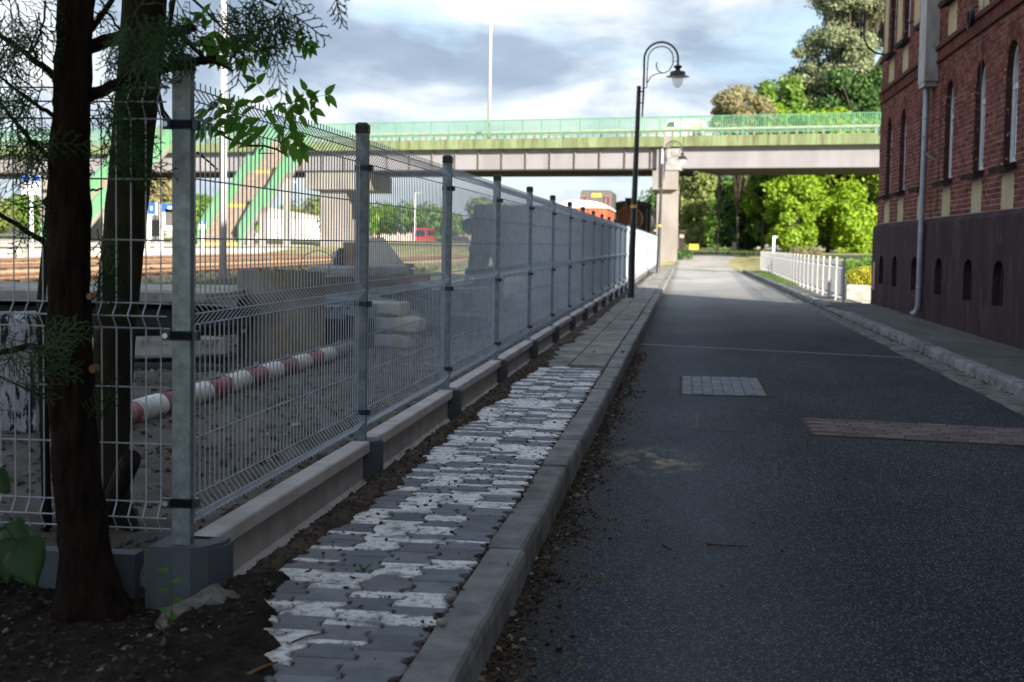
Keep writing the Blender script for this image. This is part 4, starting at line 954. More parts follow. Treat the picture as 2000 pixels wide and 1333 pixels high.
# red covered wagon
wx, wy = -5.75, 77
wg = thing('goods_wagon', 'orange red covered goods wagon with pale arched roof above the fence', 'wagon', (wx, wy, .2))
put('body', MB().box(wx-1.4, wx+1.4, wy, wy+8, 1.2, 3.3), M['wagon'], wg)
mb = MB()
for k in range(12): a = -1.4+2.8*k/12; mb.box(wx+a+.01, wx+a+.223, wy-.03, wy, 1.25, 3.28)
put('end_boards', mb, M['wagon'], wg)
mb = MB()
for k in range(32): a = 8*k/32; mb.box(wx+1.4, wx+1.43, wy+a+.01, wy+a+.24, 1.25, 3.28)
put('side_boards', mb, M['wagon'], wg)
put('end_posts', MB().box(wx-.5, wx-.42, wy-.09, wy-.03, 1.2, 3.3).box(wx+.42, wx+.5, wy-.09, wy-.03, 1.2, 3.3), mat('wagon_dark', (.2,.04,.02), rough=.6), wg)
pr_ = [(wx+1.55*math.cos(a), 3.24+.42*math.sin(a)) for a in fl(0, PI, 14)]
put('roof', MB().prism(pr_, wy-.15, wy+8.15, 'y'), M['wroof'], wg)
put('chassis', MB().box(wx-1.3, wx+1.3, wy, wy+8, .9, 1.2), M['lblack'], wg); wheels(wg, (wy+1.5, wy+6.5), wx, .2)
for s in (-.87, .87): put('buffer', MB().tube([(wx+s,wy-.5,1.05),(wx+s,wy,1.05)], .16, 12), M['lblack'], wg)
# grey crew box wagon
bx0, by = -5.55, 87.5
t = thing('crane_wagon', 'grey boxy rail vehicle with red ladders rising behind the orange wagon', 'wagon', (bx0, by, .2))
put('cab', MB().bbox(bx0-.98, bx0+.98, by, by+5, 1.3, 4.62, .12), M['lgrey'], t)
for s in (-.75, .68):
    mb = MB()
    for q in (-.13, .13): mb.box(bx0+s+q-.03, bx0+s+q+.03, by-.1, by-.05, 3.1, 4.25)
    for z in (3.2, 3.6, 4.2): mb.box(bx0+s-.13, bx0+s+.13, by-.1, by-.05, z, z+.07)
    put('ladder', mb, M['red'], t)
put('yellow_plate', MB().box(bx0-.3, bx0+.3, by-.03, by, 4.2, 4.42), M['yel'], t)
put('frame', MB().box(bx0-1.3, bx0+1.3, by-.5, by+7, .9, 1.3), M['lblack'], t); wheels(t, (by+.5, by+2.2, by+4.5, by+6), bx0, .2)
# two steam locomotives
def loco(xc, y, label, body, sc=1.0):
    t = thing('steam_locomotive', label, 'locomotive', (xc, y, .2))
    put('boiler', MB().tube([(xc,y,2.9*sc),(xc,y+.05,2.9*sc),(xc,y+7,2.9*sc)], [.78,.86,.86], 28), body, t, smooth=False)
    put('smokebox_door', MB().tube([(xc,y-.12,2.9*sc),(xc,y,2.9*sc)], [.42,.6], 24), body, t)
    put('chimney', MB().tube([(xc,y+.7,3.6*sc),(xc,y+.7,4.15*sc)], [.2,.26], 14), M['lblack'], t)
    put('steam_dome', MB().tube([(xc,y+3,3.6*sc),(xc,y+3,3.95*sc),(xc,y+3,4.1*sc)], [.36,.34,.15], 14), M['lblack'], t)
    put('cab', MB().box(xc-1.35, xc+1.35, y+7, y+9.2, 1.2, 3.9*sc), M['lblack'], t)
    put('cab_roof', MB().prism([(xc+1.5*math.cos(a), 3.85*sc+.35*math.sin(a)) for a in fl(0, PI, 12)], y+6.8, y+9.5, 'y'), M['lblack'], t)
    put('running_board', MB().box(xc-1.4, xc+1.4, y-.8, y+7, 1.5, 1.62).box(xc-1.2,xc+1.2,y-1,y-.8,.9,1.6), M['lblack'], t)
    for s in (-.8, .8):
        put('headlamp', MB().tube([(xc+s,y-.95,1.9),(xc+s,y-.8,1.9)], .15, 12), M['poleg'], t)
        put('smoke_deflector', MB().box(xc+s*1.55-.02, xc+s*1.55+.02, y-.3, y+1.6, 1.65, 3.5*sc), M['lblack'], t)
    wheels(t, (y+1.5, y+3.2, y+4.9), xc, .2, .75); return t
loco(-3.95, 96.5, 'steam locomotive with sunlit rusty round boiler front beside the red ladders', M['lrust'], 1.08)
loco(-3.55, 118, 'black steam locomotive standing farthest along the siding, next to the bridge pier', M['lblack'], 1.1)
put('siding_ballast', MB().prism([(-7.6,.1),(-7.1,.22),(-2.6,.22),(-2.2,.1)], 60, 150, 'y'), M['ballast'], kind='structure')
# red railbus far off
t = thing('red_bus', 'small red bus with dark windscreen far off beyond the tracks', 'bus', (-38, 200, 1.05)); t.scale = (.72, .72, .72)
put('body', MB().bbox(-39.4, -36.6, 200, 210, 1.5, 4.1, .25), mat('bus_red', (.36,.03,.035), rough=.4), t)
put('windscreen', MB().box(-39.1, -36.9, 199.97, 200, 2.4, 3.7), M['pane'], t)
for k in range(5): put('side_window', MB().box(-36.62, -36.57, 200.6+k*1.8, 202.1+k*1.8, 2.6, 3.6), M['pane'], t)
for s in (-39, -37): put('wheel', MB().tube([(s-.15,201.5,1.5),(s+.15,201.5,1.5)], .45, 12), M['rubber'], t)
# station signs and poles
def sign(px, pw, py0, py1, pyb, Y, label, wide):
    a = at(px, py0, Y); b = at(px+pw, py1, Y)
    t = thing('station_sign', label, 'sign', (a.x, Y, .88), 'blue and white station signs')
    put('board', MB().box(a.x, b.x, Y, Y+.08, b.z, a.z), M['white'], t)
    put('blue_band', MB().box(a.x, b.x, Y-.006, Y, a.z-.28*(a.z-b.z)-.04, a.z), M['blue'], t)
    put('lettering', MB().box(a.x+.38*(b.x-a.x), b.x-.38*(b.x-a.x), Y-.012, Y-.006, a.z-.2*(a.z-b.z), a.z-.1*(a.z-b.z)), M['white'], t)
    if wide:
        put('leg', MB().box(a.x-.05, a.x+.04, Y, Y+.08, .8, a.z), M['white'], t); put('leg', MB().box(b.x-.04, b.x+.05, Y, Y+.08, .8, a.z), M['white'], t)
        put('poster', MB().box(a.x+.15, a.x+.5, Y-.006, Y, b.z+.15, b.z+.75), M['lgrey'], t)
    else: put('leg', MB().tube([((a.x+b.x)/2,Y+.04,.8),((a.x+b.x)/2,Y+.04,b.z)], .07, 10), M['white'], t)
    return t
sign(42, 36, 342, 380, 0, 49, 'platform name sign with blue top strip on a single white post, far left', False)
sign(315, 34, 398, 450, 0, 49, 'two legged information board with blue strip and poster left of the corner post', True)
sign(288, 16, 396, 470, 0, 50, 'narrow white information board just right of the leaning trunk', True)
sign(389, 12, 432, 448, 0, 62, 'tiny blue sign beside the foot of the green stairway', False)
t = thing('lighting_pole', 'tall white pole in the rail yard behind the corner of the mesh fence', 'pole', (-10.64, 31.7, .25))
put('pole_shaft', MB().tube([(-10.64,31.7,.2),(-10.64,31.7,11)], [.085,.06], 12), mat('pole_white', (.62,.62,.64), (.5,.5,.53), 3, rough=.6), t, smooth=True)
put('lamp_arm', MB().tube([(-10.64,31.7,10.9),(-12.2,31.7,11.4)], .035, 8), M['poleg'], t)
put('lamp_head', MB().obox((-12.5,31.7,11.42), (.8,.25,.12)), M['poleg'], t)
for i, (x, y, lab) in enumerate(((-26.9, 60, 'slim white platform lamp pole left of the first trunk'), (-31, 110, 'white pole beyond the bridge, seen between the first and second fence posts'), (-29, 150, 'white mast standing farthest along the platform'))):
    t = thing('platform_pole', lab, 'pole', (x, y, .88), 'white poles along the platform')
    put('pole_shaft', MB().tube([(x,y,.8),(x,y,6.5)], .06, 8), M['white'], t); put('lamp_head', MB().obox((x+.3,y,6.5), (.8,.2,.1)), M['poleg'], t)

# ------------------------------------------------------------------ things lying in the yard
def rough_block(name, label, cat, c, sz, rot, m, jit=.01, sub=6, rnd=0):
    from mathutils import Euler
    mb = MB(); n = sub; idx = {}
    E_ = Euler(rot).to_matrix()
    def vert(i, j, k):
        if (i, j, k) not in idx:
            q0 = Vector((i/n-.5, j/n-.5, k/n-.5)); q0 = q0.lerp(q0.normalized()*.5, rnd); p = Vector((sz[0]*q0.x, sz[1]*q0.y, sz[2]*q0.z))
            d = noise.noise_vector(p*6+Vector(c))*jit
            ed = (i in (0, n))+(j in (0, n))+(k in (0, n))
            if ed >= 2: p *= (1-.04*ed*min(1, jit*60))
            idx[(i,j,k)] = len(mb.v); mb.v.append(tuple(E_@(p+d)))
        return idx[(i,j,k)]
    for a in range(n):
        for b in range(n):
            for s in (0, n):
                f1 = [vert(s,a,b), vert(s,a+1,b), vert(s,a+1,b+1), vert(s,a,b+1)]; f2 = [vert(a,s,b), vert(a,s,b+1), vert(a+1,s,b+1), vert(a+1,s,b)]; f3 = [vert(a,b,s), vert(a+1,b,s), vert(a+1,b+1,s), vert(a,b+1,s)]
                for f in (f1, f2, f3): mb.f.append(tuple(f if s else f[::-1]))
    o = link(name, mb.mesh(name, m), None, c); tag(o, label, cat); return o
# striped barrier pole
pa, pb = Vector((-3.47, 8.1, .15)), Vector((-3.42, 14.8, .17))
bar_ = thing('barrier_pole', 'red and white striped barrier pole lying on the dirt behind the fence', 'pole', tuple((pa+pb)/2))
n = 15
for k in range(n):
    a = pa+(pb-pa)*(k/n); b = pa+(pb-pa)*((k+1)/n); r = .082-.02*k/n
    m_ = M['red'] if k % 2 == 0 else M['polew']
    if k > 11: m_ = M['greym']
    put('red_stripe' if (k % 2 == 0) else 'white_stripe', MB().tube([a, b], r, 16), m_, bar_, smooth=True)
    if k % 2 == 0 and k < 13:
        c = a+(b-a)*.6; put('lug', MB().obox((c.x+.01, c.y, c.z+r), (.02,.10,.05), (.3,0,.1)).tube([c+Vector((0,-.2,r)), c+Vector((.01,.05,r+.012))], .008, 5), M['clampm'], bar_)
# concrete well ring with broken rim
rc = Vector((-3.95, 13.55, .08)); ring = MB(); n = 48
for (rad, inn) in ((.43, 0), (.34, 1)):
    for kz in range(9):
        for j in range(n):
            a = 2*PI*j/n; t_ = kz/8
            zt = .885 + .03*nz(math.cos(a)*2.2, math.sin(a)*2.2, 4) + .02*nz(math.cos(a)*9, math.sin(a)*9, 2)
            rr = rad+.006*nz(math.cos(a)*4, math.sin(a)*4, t_*4)
            ring.v.append((rr*math.cos(a), rr*math.sin(a), zt*t_))
for q in (0, 9*n):
    for kz in range(8):
        for j in range(n):
            a, b = q+kz*n+j, q+kz*n+(j+1) % n; ring.f.append((a, b, b+n, a+n) if q == 0 else (b, a, a+n, b+n))
for j in range(n): a, b = 8*n+j, 8*n+(j+1) % n; ring.f.append((a, b, b+9*n, a+9*n))
tag(link('concrete_ring', ring.mesh('concrete_ring', M['ringc']), None, rc), 'brown concrete well ring with broken mossy rim standing behind the fence', 'concrete ring')
rough_block('concrete_rubble', 'dark broken rubble filling the top of the concrete ring', 'rubble', (-3.95, 13.6, .88), (.5, .5, .1), (0, .1, .3), M['slate'], .09, 8)
# wire loops
for k, (px, py, r, lab) in enumerate(((621, 528, .19, 'left thin wire hoop standing up behind the concrete ring'), (672, 530, .16, 'right thin wire hoop crossing the left one behind the ring'))):
    c = at(px, py, 14.3+.3*k)
    tag(put('wire_hoop', MB().tube([c+Vector((r*math.cos(a), .05*math.sin(a*2), r*1.05*math.sin(a))) for a in fl(-.3, PI+.3, 30)], .004, 5), M['rust']), lab, 'wire', 'loose wire hoops')
# stack at left: slab on beams
rough_block('concrete_slab', 'long flat concrete slab lying on top of the beam stack, far left', 'slab', (-6.9, 12.9, .73), (5.4, 1.9, .13), (0, 0, .10), M['conc_old'], .012)
rough_block('concrete_beam', 'dark concrete beam directly under the flat slab', 'beam', (-6.7, 12.3, .55), (5.2, .35, .18), (0, .01, .12), M['slate'], .02)
rough_block('timber_beam', 'brown timber beam end between the corner post and the concrete ring', 'timber', (-5.4, 13.0, .53), (2.6, .3, .2), (0, .02, .05), M['timber'], .015)
rough_block('pale_plank', 'thin pale plank below the brown timber beam', 'plank', (-5.45, 12.75, .36), (2.7, .16, .045), (0, -.03, .08), M['conc_old'], .006)
rough_block('concrete_beam', 'grey concrete beam low in the stack behind the leaning trunk', 'beam', (-6.6, 12.05, .22), (5.0, .3, .2), (0, -.03, .14), M['conc_old'], .015)
rough_block('railway_sleeper', 'blackened sleeper lying on the ground under the stack', 'timber', (-6.5, 11.8, .08), (5.0, .3, .16), (0, 0, .14), M['slate'], .02)
rough_block('railway_sleeper', 'blackened sleeper sandwiched in the middle of the stack', 'timber', (-6.7, 12.5, .40), (5.2, .4, .12), (0, -.01, .12), M['slate'], .02)
rough_block('marker_stone', 'whitewashed flaking stone bollard behind the left fence panel', 'stone', (-4.05, 8.1, .42), (.42, .3, .76), (0, 0, .1), M['wash'], .03)
# pile to the right of the ring
rough_block('concrete_slab', 'pale concrete slab end resting on the scrap pile right of the ring', 'slab', (-3.85, 16.4, .93), (1.15, 1.6, .10), (0, -.03, .25), M['conc_old'], .008)
rough_block('rusty_channel', 'brown rusty steel channel below the pale slab', 'steel beam', (-3.55, 15.9, .83), (1.3, .12, .09), (0, -.05, .1), M['rust'], .004)
rough_block('concrete_slab', 'second grey slab under the rusty channel', 'slab', (-3.95, 16.6, .72), (1.2, 1.4, .13), (0, 0, .12), M['conc_old'], .012)
wd = MB().prism([(-.62,0),(.52,0),(.02,.62),(-.16,.60),(-.62,.42)], -.1, .1, 'y')
tag(link('concrete_wedge', wd.mesh('concrete_wedge', mat('wedge_conc', (.74,.70,.62), (.6,.56,.5), 3, rough=.9, bump=.4, bsc=30)), None, (-3.83, 17.6, .70), (0,.0,.2)), 'triangular pale concrete slab standing on edge behind the second fence post', 'slab')
mb = MB().box(-.07,.07,-.07,.07,0,.52)
t = thing('scrap_post', 'rusty steel stub with black casting standing on the pile left of the second post', 'scrap metal', (-3.9, 16.1, .98))
link('steel_stub', MB().box(-.05,.07,-.06,.06,0,.27).mesh('steel_stub', M['rust']), t); link('casting', MB().prism([(-.17,0),(-.03,0),(-.04,.2),(-.1,.2),(-.13,.1)], -.08, .08, 'y').mesh('casting', M['lblack']), t)
def machine(name, label, c, parts):
    t = thing(name, label, 'machine part', c)
    for nm, m_, boxes in parts:
        if nm in ('opening', 'bolt'):
            for b in boxes: link(nm, MB().obox(b[:3], b[3:6], b[6:9] if len(b) > 6 else (0,0,0), .004).mesh(nm, m_), t)
            continue
        mb = MB()
        for b in boxes: mb.obox(b[:3], b[3:6], b[6:9] if len(b) > 6 else (0,0,0), .004)
        link(nm, mb.mesh(nm, m_), t)
    return t
machine('steel_housing', 'blue grey metal housing with bolts over black shadow blocks, right of the ring', (-3.72, 15.0, .05), [
  ('cover', M['bluem'], [(-.08,0,.47,.36,.5,.13,.1,0,.1),(.22,-.05,.45,.26,.45,.10,-.1,.1,-.1),(.05,.1,.56,.5,.3,.05,0,.05,.2)]),
  ('shadow_fill', M['lblack'], [(-.05,.1,.2,.45,.4,.38),(.25,.15,.2,.15,.4,.36)]),  # black boxes standing in for the shadow under the covers
  ('bolt', M['clampm'], [(-.2+.09*k,-.26,.5,.03,.03,.03) for k in range(6)])])
machine('switch_machine', 'grey scrap machine casing with square openings left of the third fence post', (-3.12, 17.4, .05), [
  ('casing', M['greym'], [(-.35,0,.62,.6,.5,.2,.1,.1,.2),(-.2,-.25,.46,.4,.3,.16,0,.3,.1),(.25,.1,.5,.9,.5,.28,0,-.05,.05),(.05,-.1,.3,.3,.3,.24)]),
  ('base_frame', M['slate'], [(.3,.2,.22,.9,.6,.14),(.1,.0,.12,1.0,.5,.08)]),
  ('opening', M['lblack'], [(-.1+.28*k,-.17,.52,.14,.06,.14,0,-.05,.05) for k in range(3)]+[(-.05+.3*k,-.12,.12,.16,.2,.22) for k in range(3)]),
  ('hub', M['greym'], [(-.35,-.1,.8,.2,.2,.16),(-.38,-.1,.92,.26,.26,.05)])])
tag(put('cable_hoop', MB().tube([(-2.95+.36*math.cos(a), 17.2+.5*math.sin(a), .80+.06*math.sin(a)) for a in fl(0, 2*PI, 40)], .012, 6), M['poleg']), 'pale cable hoop resting on the grey machine casing', 'cable')
for k, (z, sx, dx, lab) in enumerate(((.16, .75, 0, 'lowest broken sandstone block in the stack behind the second post'), (.35, .8, .05, 'middle sandstone block of the stack, with squared end'), (.52, .62, -.05, 'topmost sandstone block, white edge up, in the stack'))):
    rough_block('stone_block', lab, 'stone block', (-3.35+dx, 15.5, z), (sx, .5, .155), (R.uniform(-.03,.03), R.uniform(-.04,.04), R.uniform(-.1,.1)), M['sandst'], .03)
# two dark uprights further up
t = thing('crusher_frame', 'dark leaning steel machine with a gap in its side, behind the third fence post', 'machine', (-3.35, 24, .05))
link('upper_frame', MB().prism([(-.32,.75),(-.08,.75),(-.03,1.05),(.05,1.1),(.12,.85),(.3,.85),(.3,1.86),(-.22,1.86),(-.26,1.3)], -.3, .5, 'y').mesh('upper_frame', M['slate']), t)
link('base_block', MB().prism([(-.42,0),(.35,0),(.3,.85),(-.34,.78)], -.4, .6, 'y').mesh('base_block', M['slate']), t)
link('pulley', MB().tube([(-.28,-.35,1.5),(-.28,-.2,1.5)], .14, 14).tube([(-.2,-.4,1.1),(-.2,-.2,1.1)], .09, 12).mesh('pulley', M['lblack']), t)
rough_block('concrete_block', 'tall dark upright concrete panel just past the third fence post', 'concrete block', (-3.0, 27.6, 1.0), (1.0, .5, 2.02), (0, 0, .1), mat('dark_panel', (.10,.10,.11), (.07,.07,.078), 2, rough=.9), .01)
rough_block('concrete_block', 'low pale rendered block behind the fifth fence post', 'concrete block', (-2.6, 22.3, .55), (.5, .9, .35), (0, 0, .1), M['sandst'], .02)

# ------------------------------------------------------------------ foliage makers
rng = np.random.default_rng(5)
def leaf_cloud(blobs, n, size, thin=1.0, seed=1, inner=.35):
    g = np.random.default_rng(seed)
    w = np.array([b[3]*b[4]*b[5] for b in blobs])**.7; w = w/w.sum()
    bi = g.choice(len(blobs), n, p=w); B = np.array(blobs)[bi]
    d = g.normal(size=(n, 3)); d /= np.linalg.norm(d, axis=1)[:, None]
    r = inner+(1.12-inner)*g.random(n)**.75
    lump = 1+.30*np.sin(d[:, 0]*5+bi)*np.sin(d[:, 2]*6+bi*2)*np.cos(d[:, 1]*5+bi*3)
    P = B[:, :3]+d*B[:, 3:6]*(r*lump)[:, None]
    nn = d+g.normal(size=(n, 3))*.7+np.array([0, 0, .35]); nn /= np.linalg.norm(nn, axis=1)[:, None]
    t = np.cross(nn, g.normal(size=(n, 3))); t /= np.linalg.norm(t, axis=1)[:, None]; b = np.cross(nn, t)
    s = size*(.6+.8*g.random(n))[:, None]
    V = np.empty((n, 4, 3)); V[:, 0] = P-t*s; V[:, 1] = P-b*s*.55*thin; V[:, 2] = P+t*s; V[:, 3] = P+b*s*.55*thin
    return V.reshape(-1, 3)
def cloud_mesh(name, V, m):
    n = len(V)//4; me = bpy.data.meshes.new(name)
    me.vertices.add(len(V)); me.vertices.foreach_set('co', V.astype(np.float32).ravel())
    me.loops.add(n*4); me.loops.foreach_set('vertex_index', np.arange(n*4, dtype=np.int32))
    me.polygons.add(n); me.polygons.foreach_set('loop_start', np.arange(0, n*4, 4, dtype=np.int32)); me.polygons.foreach_set('loop_total', np.full(n, 4, np.int32))
    me.materials.append(m); me.update(calc_edges=True); return me
LM = dict(
 lime=leafmat('leaf_lime', (.14,.28,.018), (.30,.42,.03), .45),
 bright=leafmat('leaf_bright', (.10,.20,.03), (.16,.27,.045), .4),
 darkg=leafmat('leaf_dark', (.04,.095,.025), (.08,.16,.04), .35),
 silver=leafmat('leaf_silver', (.11,.16,.07), (.34,.36,.23), .3),
 olive=leafmat('leaf_olive', (.24,.23,.12), (.36,.33,.18), .5),
 pale=leafmat('leaf_pale', (.16,.21,.06), (.24,.28,.09), .4))
def tree(label, base, h, blobs, m, n=9000, size=.2, trunk=.2, trunk_top=.75, seed=1, group=None, lean=0):
    t = thing('tree', label, 'tree', base, group)
    x, y, z = 0, 0, 0; mb = MB(); rr = random.Random(seed)
    tp = [(lean*k/6*h*.1+rr.uniform(-.08,.08), rr.uniform(-.08,.08), h*trunk_top*k/6-.3*(k == 0)) for k in range(7)]
    mb.tube(tp, [trunk*(1-.11*k) for k in range(7)], 8)
    for b in blobs:
        k = rr.choice((2, 3, 4)); p = Vector(tp[k]); e = Vector(b[:3]); mid = p.lerp(e, .5)+Vector((rr.uniform(-.3,.3), 0, .3))
        mb.tube([p, mid, e], [trunk*.42, trunk*.28, trunk*.1], 5)
    link('trunk', mb.mesh('trunk', M['fbark'], smooth=True), t)
    c = link('crown', cloud_mesh('crown', leaf_cloud(blobs, n, size, seed=seed), m), t); return t
def blobs_for(rr, w, h0, h1, k, bs):
    out = []
    for i in range(k):
        t = rr.random(); z = h0+(h1-h0)*t; ww = w*math.sin(PI*min(.98, .12+.80*t))**.6
        a = rr.uniform(0, 2*PI); q = ww*math.sqrt(rr.random())
        s = bs*rr.uniform(.45, 1.2); out.append((q*math.cos(a), q*math.sin(a), z, s, s, s*.8))
    return out
def ptree(px, pytop, pybot, pw, Y, key, label, n=9000, size=.2, k=16, seed=1, h0=.15, group=None, bs=None, trunk=.2):
    b = at(px, 480, Y); tp = at(px, pytop, Y).z; zb = gz(b.x, Y) if Y < 600 else 0
    w = 1.22*pw/2*Y/FPX; rr = random.Random(seed); bs = bs or max(.6, w*.36)
    h = tp-zb
    hb = max(at(px, pybot, Y).z-zb, .1)
    bl_ = blobs_for(rr, max(.2, w-bs*.8), hb+bs*.6, h-bs*.6, k, bs)
    return tree(label, (b.x, Y, zb-.1), h, bl_, LM[key], n, size, trunk, .8, seed, group)
G1 = 'trees beyond the bridge'
ptree(1618, 205, 498, 250, 118, 'lime', 'bright lime green maple under the bridge beside the brick building', 70000, .19, 150, 3, group=G1, bs=1.1)
ptree(1545, 300, 505, 110, 113, 'lime', 'smaller yellow green tree at the left foot of the lime maple', 15000, .16, 40, 31, group=G1, bs=.75)
ptree(1462, 262, 505, 150, 124, 'darkg', 'dark green dense tree left of the lime maple', 14000, .2, 26, 4, group=G1, bs=1.2)
ptree(1512, 150, 470, 165, 121, 'bright', 'fresh green tree whose top shows above the railing left of the tall poplar', 22000, .2, 44, 5, group=G1, bs=1.35)
ptree(1440, 165, 262, 130, 116, 'olive', 'thin olive brown tree top showing above the railing', 7000, .15, 30, 6, group=G1, bs=.8, trunk=.12)
ptree(1402, 190, 262, 50, 118, 'olive', 'smallest wispy olive tree top at the left end of the group above the railing', 1500, .13, 14, 7, group=G1, bs=.5, trunk=.1)
ptree(1668, -90, 330, 215, 126, 'silver', 'tall silvery poplar rising out of the picture beside the brick building', 90000, .14, 120, 8, group=G1, bs=1.5, trunk=.4)
ptree(1672, 100, 420, 190, 121, 'darkg', 'dark green tree in front of the lower part of the silvery poplar', 24000, .18, 50, 9, group=G1, bs=1.25)
ptree(1562, 88, 300, 90, 124, 'silver', 'slender grey green tree leaning out left of the tall poplar', 9000, .15, 30, 10, group=G1, bs=.8)
ptree(1800, 0, 450, 260, 160, 'darkg', 'dark tree hidden behind the brick building', 9000, .25, 22, 44, group=G1, bs=2)
ptree(1365, 330, 500, 80, 172, 'pale', 'pale green tree with a light bare trunk in the gap beside the pier', 15000, .22, 34, 11, group=G1, bs=1.4, trunk=.3)
ptree(1425, 350, 500, 90, 165, 'bright', 'round green tree in shade behind the dark tree', 12000, .22, 28, 12, group=G1, bs=1.4)
ptree(1335, 360, 505, 60, 185, 'pale', 'pale green tree just right of the bridge pier', 5000, .27, 12, 13, group=G1, bs=2.0)
for i in range(5): ptree(1345+i*95, 300+R.uniform(-30,40), 500, 190, 225+i*5, 'darkg', ['dark wood edge tree closest to the pier','dark wood edge tree behind the yellow container','dark wood edge tree behind the white fence end','dark wood edge tree behind the lime maple','dark wood edge tree beside the building corner'][i], 7000, .4, 18, 60+i, group='trees of the far wood edge', bs=3.2)
ptree(1585, 120, 400, 120, 129, 'darkg', 'mid green tree filling the gap between the fresh green tree and the poplar', 12000, .17, 34, 91, group=G1, bs=1.1)
ptree(1490, 195, 420, 120, 119, 'lime', 'yellow green bush crown just above the railing left of the fresh green tree', 9000, .17, 28, 92, group=G1, bs=1.0)
# left background trees
G2 = 'sunlit trees beyond the railway'
lab2 = ['yellow green tree at far left under the bridge', 'sunlit tree left of the first trunk', 'tree behind the left stairway foot', 'green tree behind the leaning trunk', 'green tree just left of the corner post', 'tree with sky gaps behind the white yard pole', 'low tree behind the right stairway', 'green tree left of the broad pier', 'tree immediately right of the broad pier', 'rounded tree between second and third post', 'green tree above the red bus', 'long low tree right of the red bus', 'tree behind the dark steel machine', 'tree behind the dark upright panel', 'small far tree above the fence line']
for i, lab in enumerate(lab2):
    px = -30+i*70; ptree(px, 372+R.uniform(-30,30)+(20 if i > 7 else 0), 462, 115, 165+R.uniform(-15,60), R.choice(('pale', 'bright', 'bright')), lab, 3500, .35, 10, 80+i, group=G2, bs=2.2)
ptree(308, 232, 400, 90, 150, 'olive', 'olive tree rising above the bridge left of the corner post', 5000, .3, 12, 120, group=G2, bs=2)
mb = MB()
for k in range(60):
    x = -130+k*2.4; mb.obox((x, 235, 1.8), (2.3, .3, 2.2), (0,0,0), .05)
tag(put('graffiti_wall', mb, mat('pink_wall', (.5,.36,.32), (.42,.38,.36), .4, rough=.9, c3=(.6,.58,.55), c3sc=.3)), 'long low pinkish wall far behind the railway tracks', 'wall')
t = thing('white_shed', 'low pale building far behind the tracks, left of the red bus', 'building', (-66, 210, 1))
put('wall', MB().box(-72, -55, 210, 220, .5, 4.6), M['white'], t); put('roof', MB().prism([(-72.3,4.6),(-54.7,4.6),(-63.5,6)], 209.7, 220.3, 'y'), M['wroof'], t)
# rear spots under the bridge
t = thing('yellow_container', 'small yellow container on the grass beyond the bridge', 'container', (.6, 116, .8))
put('tub', MB().bbox(.3, 1.05, 116, 117, 1.0, 1.38, .08), M['yel'], t); put('lid', MB().box(.27, 1.08, 115.95, 117.05, 1.38, 1.43), M['yel'], t)
t = thing('brick_kiosk', 'small pinkish walled kiosk behind the bridge pier', 'building', (-.7, 108, .7))
put('wall', MB().box(-2.2, -.15, 108, 111, .6, 2.35), M['pinkw'], t); put('roof', MB().box(-2.4, .0, 107.8, 111.2, 2.35, 2.45), M['beige'], t)
p = at(1456, 455, 125); t = thing('stone_monument', 'pale stone monument standing under the trees past the road end', 'monument', (p.x, 125, .9))
put('column', MB().prism([(p.x-.35,.9),(p.x+.35,.9),(p.x+.2,2.3),(p.x,2.7),(p.x-.2,2.3)], 125, 125.5, 'y'), M['beige'], t); put('plinth', MB().box(p.x-.6, p.x+.6, 124.7, 125.8, .85, 1.15), M['beige'], t)
p = at(1437, 470, 122); tag(put('gate_stone', MB().box(p.x-.25, p.x+.25, 122, 122.5, .8, 1.6).box(p.x-.3, p.x+.3, 121.95, 122.55, 1.6, 1.68), M['beige']), 'short pale stone pillar left of the monument', 'pillar')
t = thing('marker_post', 'white post with short arm behind the white fence', 'post', (3.02, 50, .1))
put('post_shaft', MB().box(2.97, 3.07, 49.97, 50.03, .05, 1.78), M['white'], t); put('arm', MB().box(3.07, 3.16, 49.97, 50.03, 1.7, 1.78), M['white'], t)
t.location = (3.9, 64, .1)
# planter and shrubs at right
t = thing('planter', 'concrete planter box with yellow green shrub beside the building corner', 'planter', (4.2, 33.6, .1))
put('trough', MB().bbox(3.72, 4.75, 33.3, 33.9, .1, .44, .03), M['conc_old'], t)
put('shrub', MB(), None, t) if False else link('shrub', cloud_mesh('shrub', leaf_cloud([(-.25,0,.5,.25,.22,.22),(.1,0,.47,.28,.24,.2),(.38,0,.53,.2,.2,.24),(-.05,0,.62,.15,.15,.15)], 3000, .03, seed=5), leafmat('leaf_yellow', (.30,.30,.02), (.42,.40,.04), .4)), t)
for k, (px, lab) in enumerate(((1563, 'left of the two pointed golden conifers behind the white fence'), (1593, 'right of the two pointed golden conifers behind the white fence'))):
    p = at(px, 500, 62); t = thing('dwarf_conifer', lab, 'shrub', (p.x, 62, .1), 'golden conifers'); t.scale = (1.25, 1.25, 1.2)
    link('foliage', cloud_mesh('foliage', leaf_cloud([(0,0,.5,.28,.25,.4),(-.12,0,.8,.14,.14,.28),(.12,0,.75,.14,.14,.3)], 1800, .035, seed=k), LM['olive']), t)
    link('stem', MB().tube([(0,0,-.1),(0,0,.6)], .03, 6).mesh('stem', M['fbark']), t)
V = []
for k in range(50):
    x = R.uniform(4.6, 16); y = R.uniform(60, 84); s = R.uniform(.3, .8); V.append((x, y, .25+s*.3, s, s, s*.6))
o = link('undergrowth', cloud_mesh('undergrowth', leaf_cloud(V, 9000, .09, seed=77), LM['bright'])); o['kind'] = 'stuff'
V = [(R.uniform(-1.5, .2), R.uniform(90, 98), .7, .4, .4, .35) for _ in range(14)]
o = link('undergrowth', cloud_mesh('undergrowth', leaf_cloud(V, 3000, .07, seed=78), LM['darkg'])); o['kind'] = 'stuff'

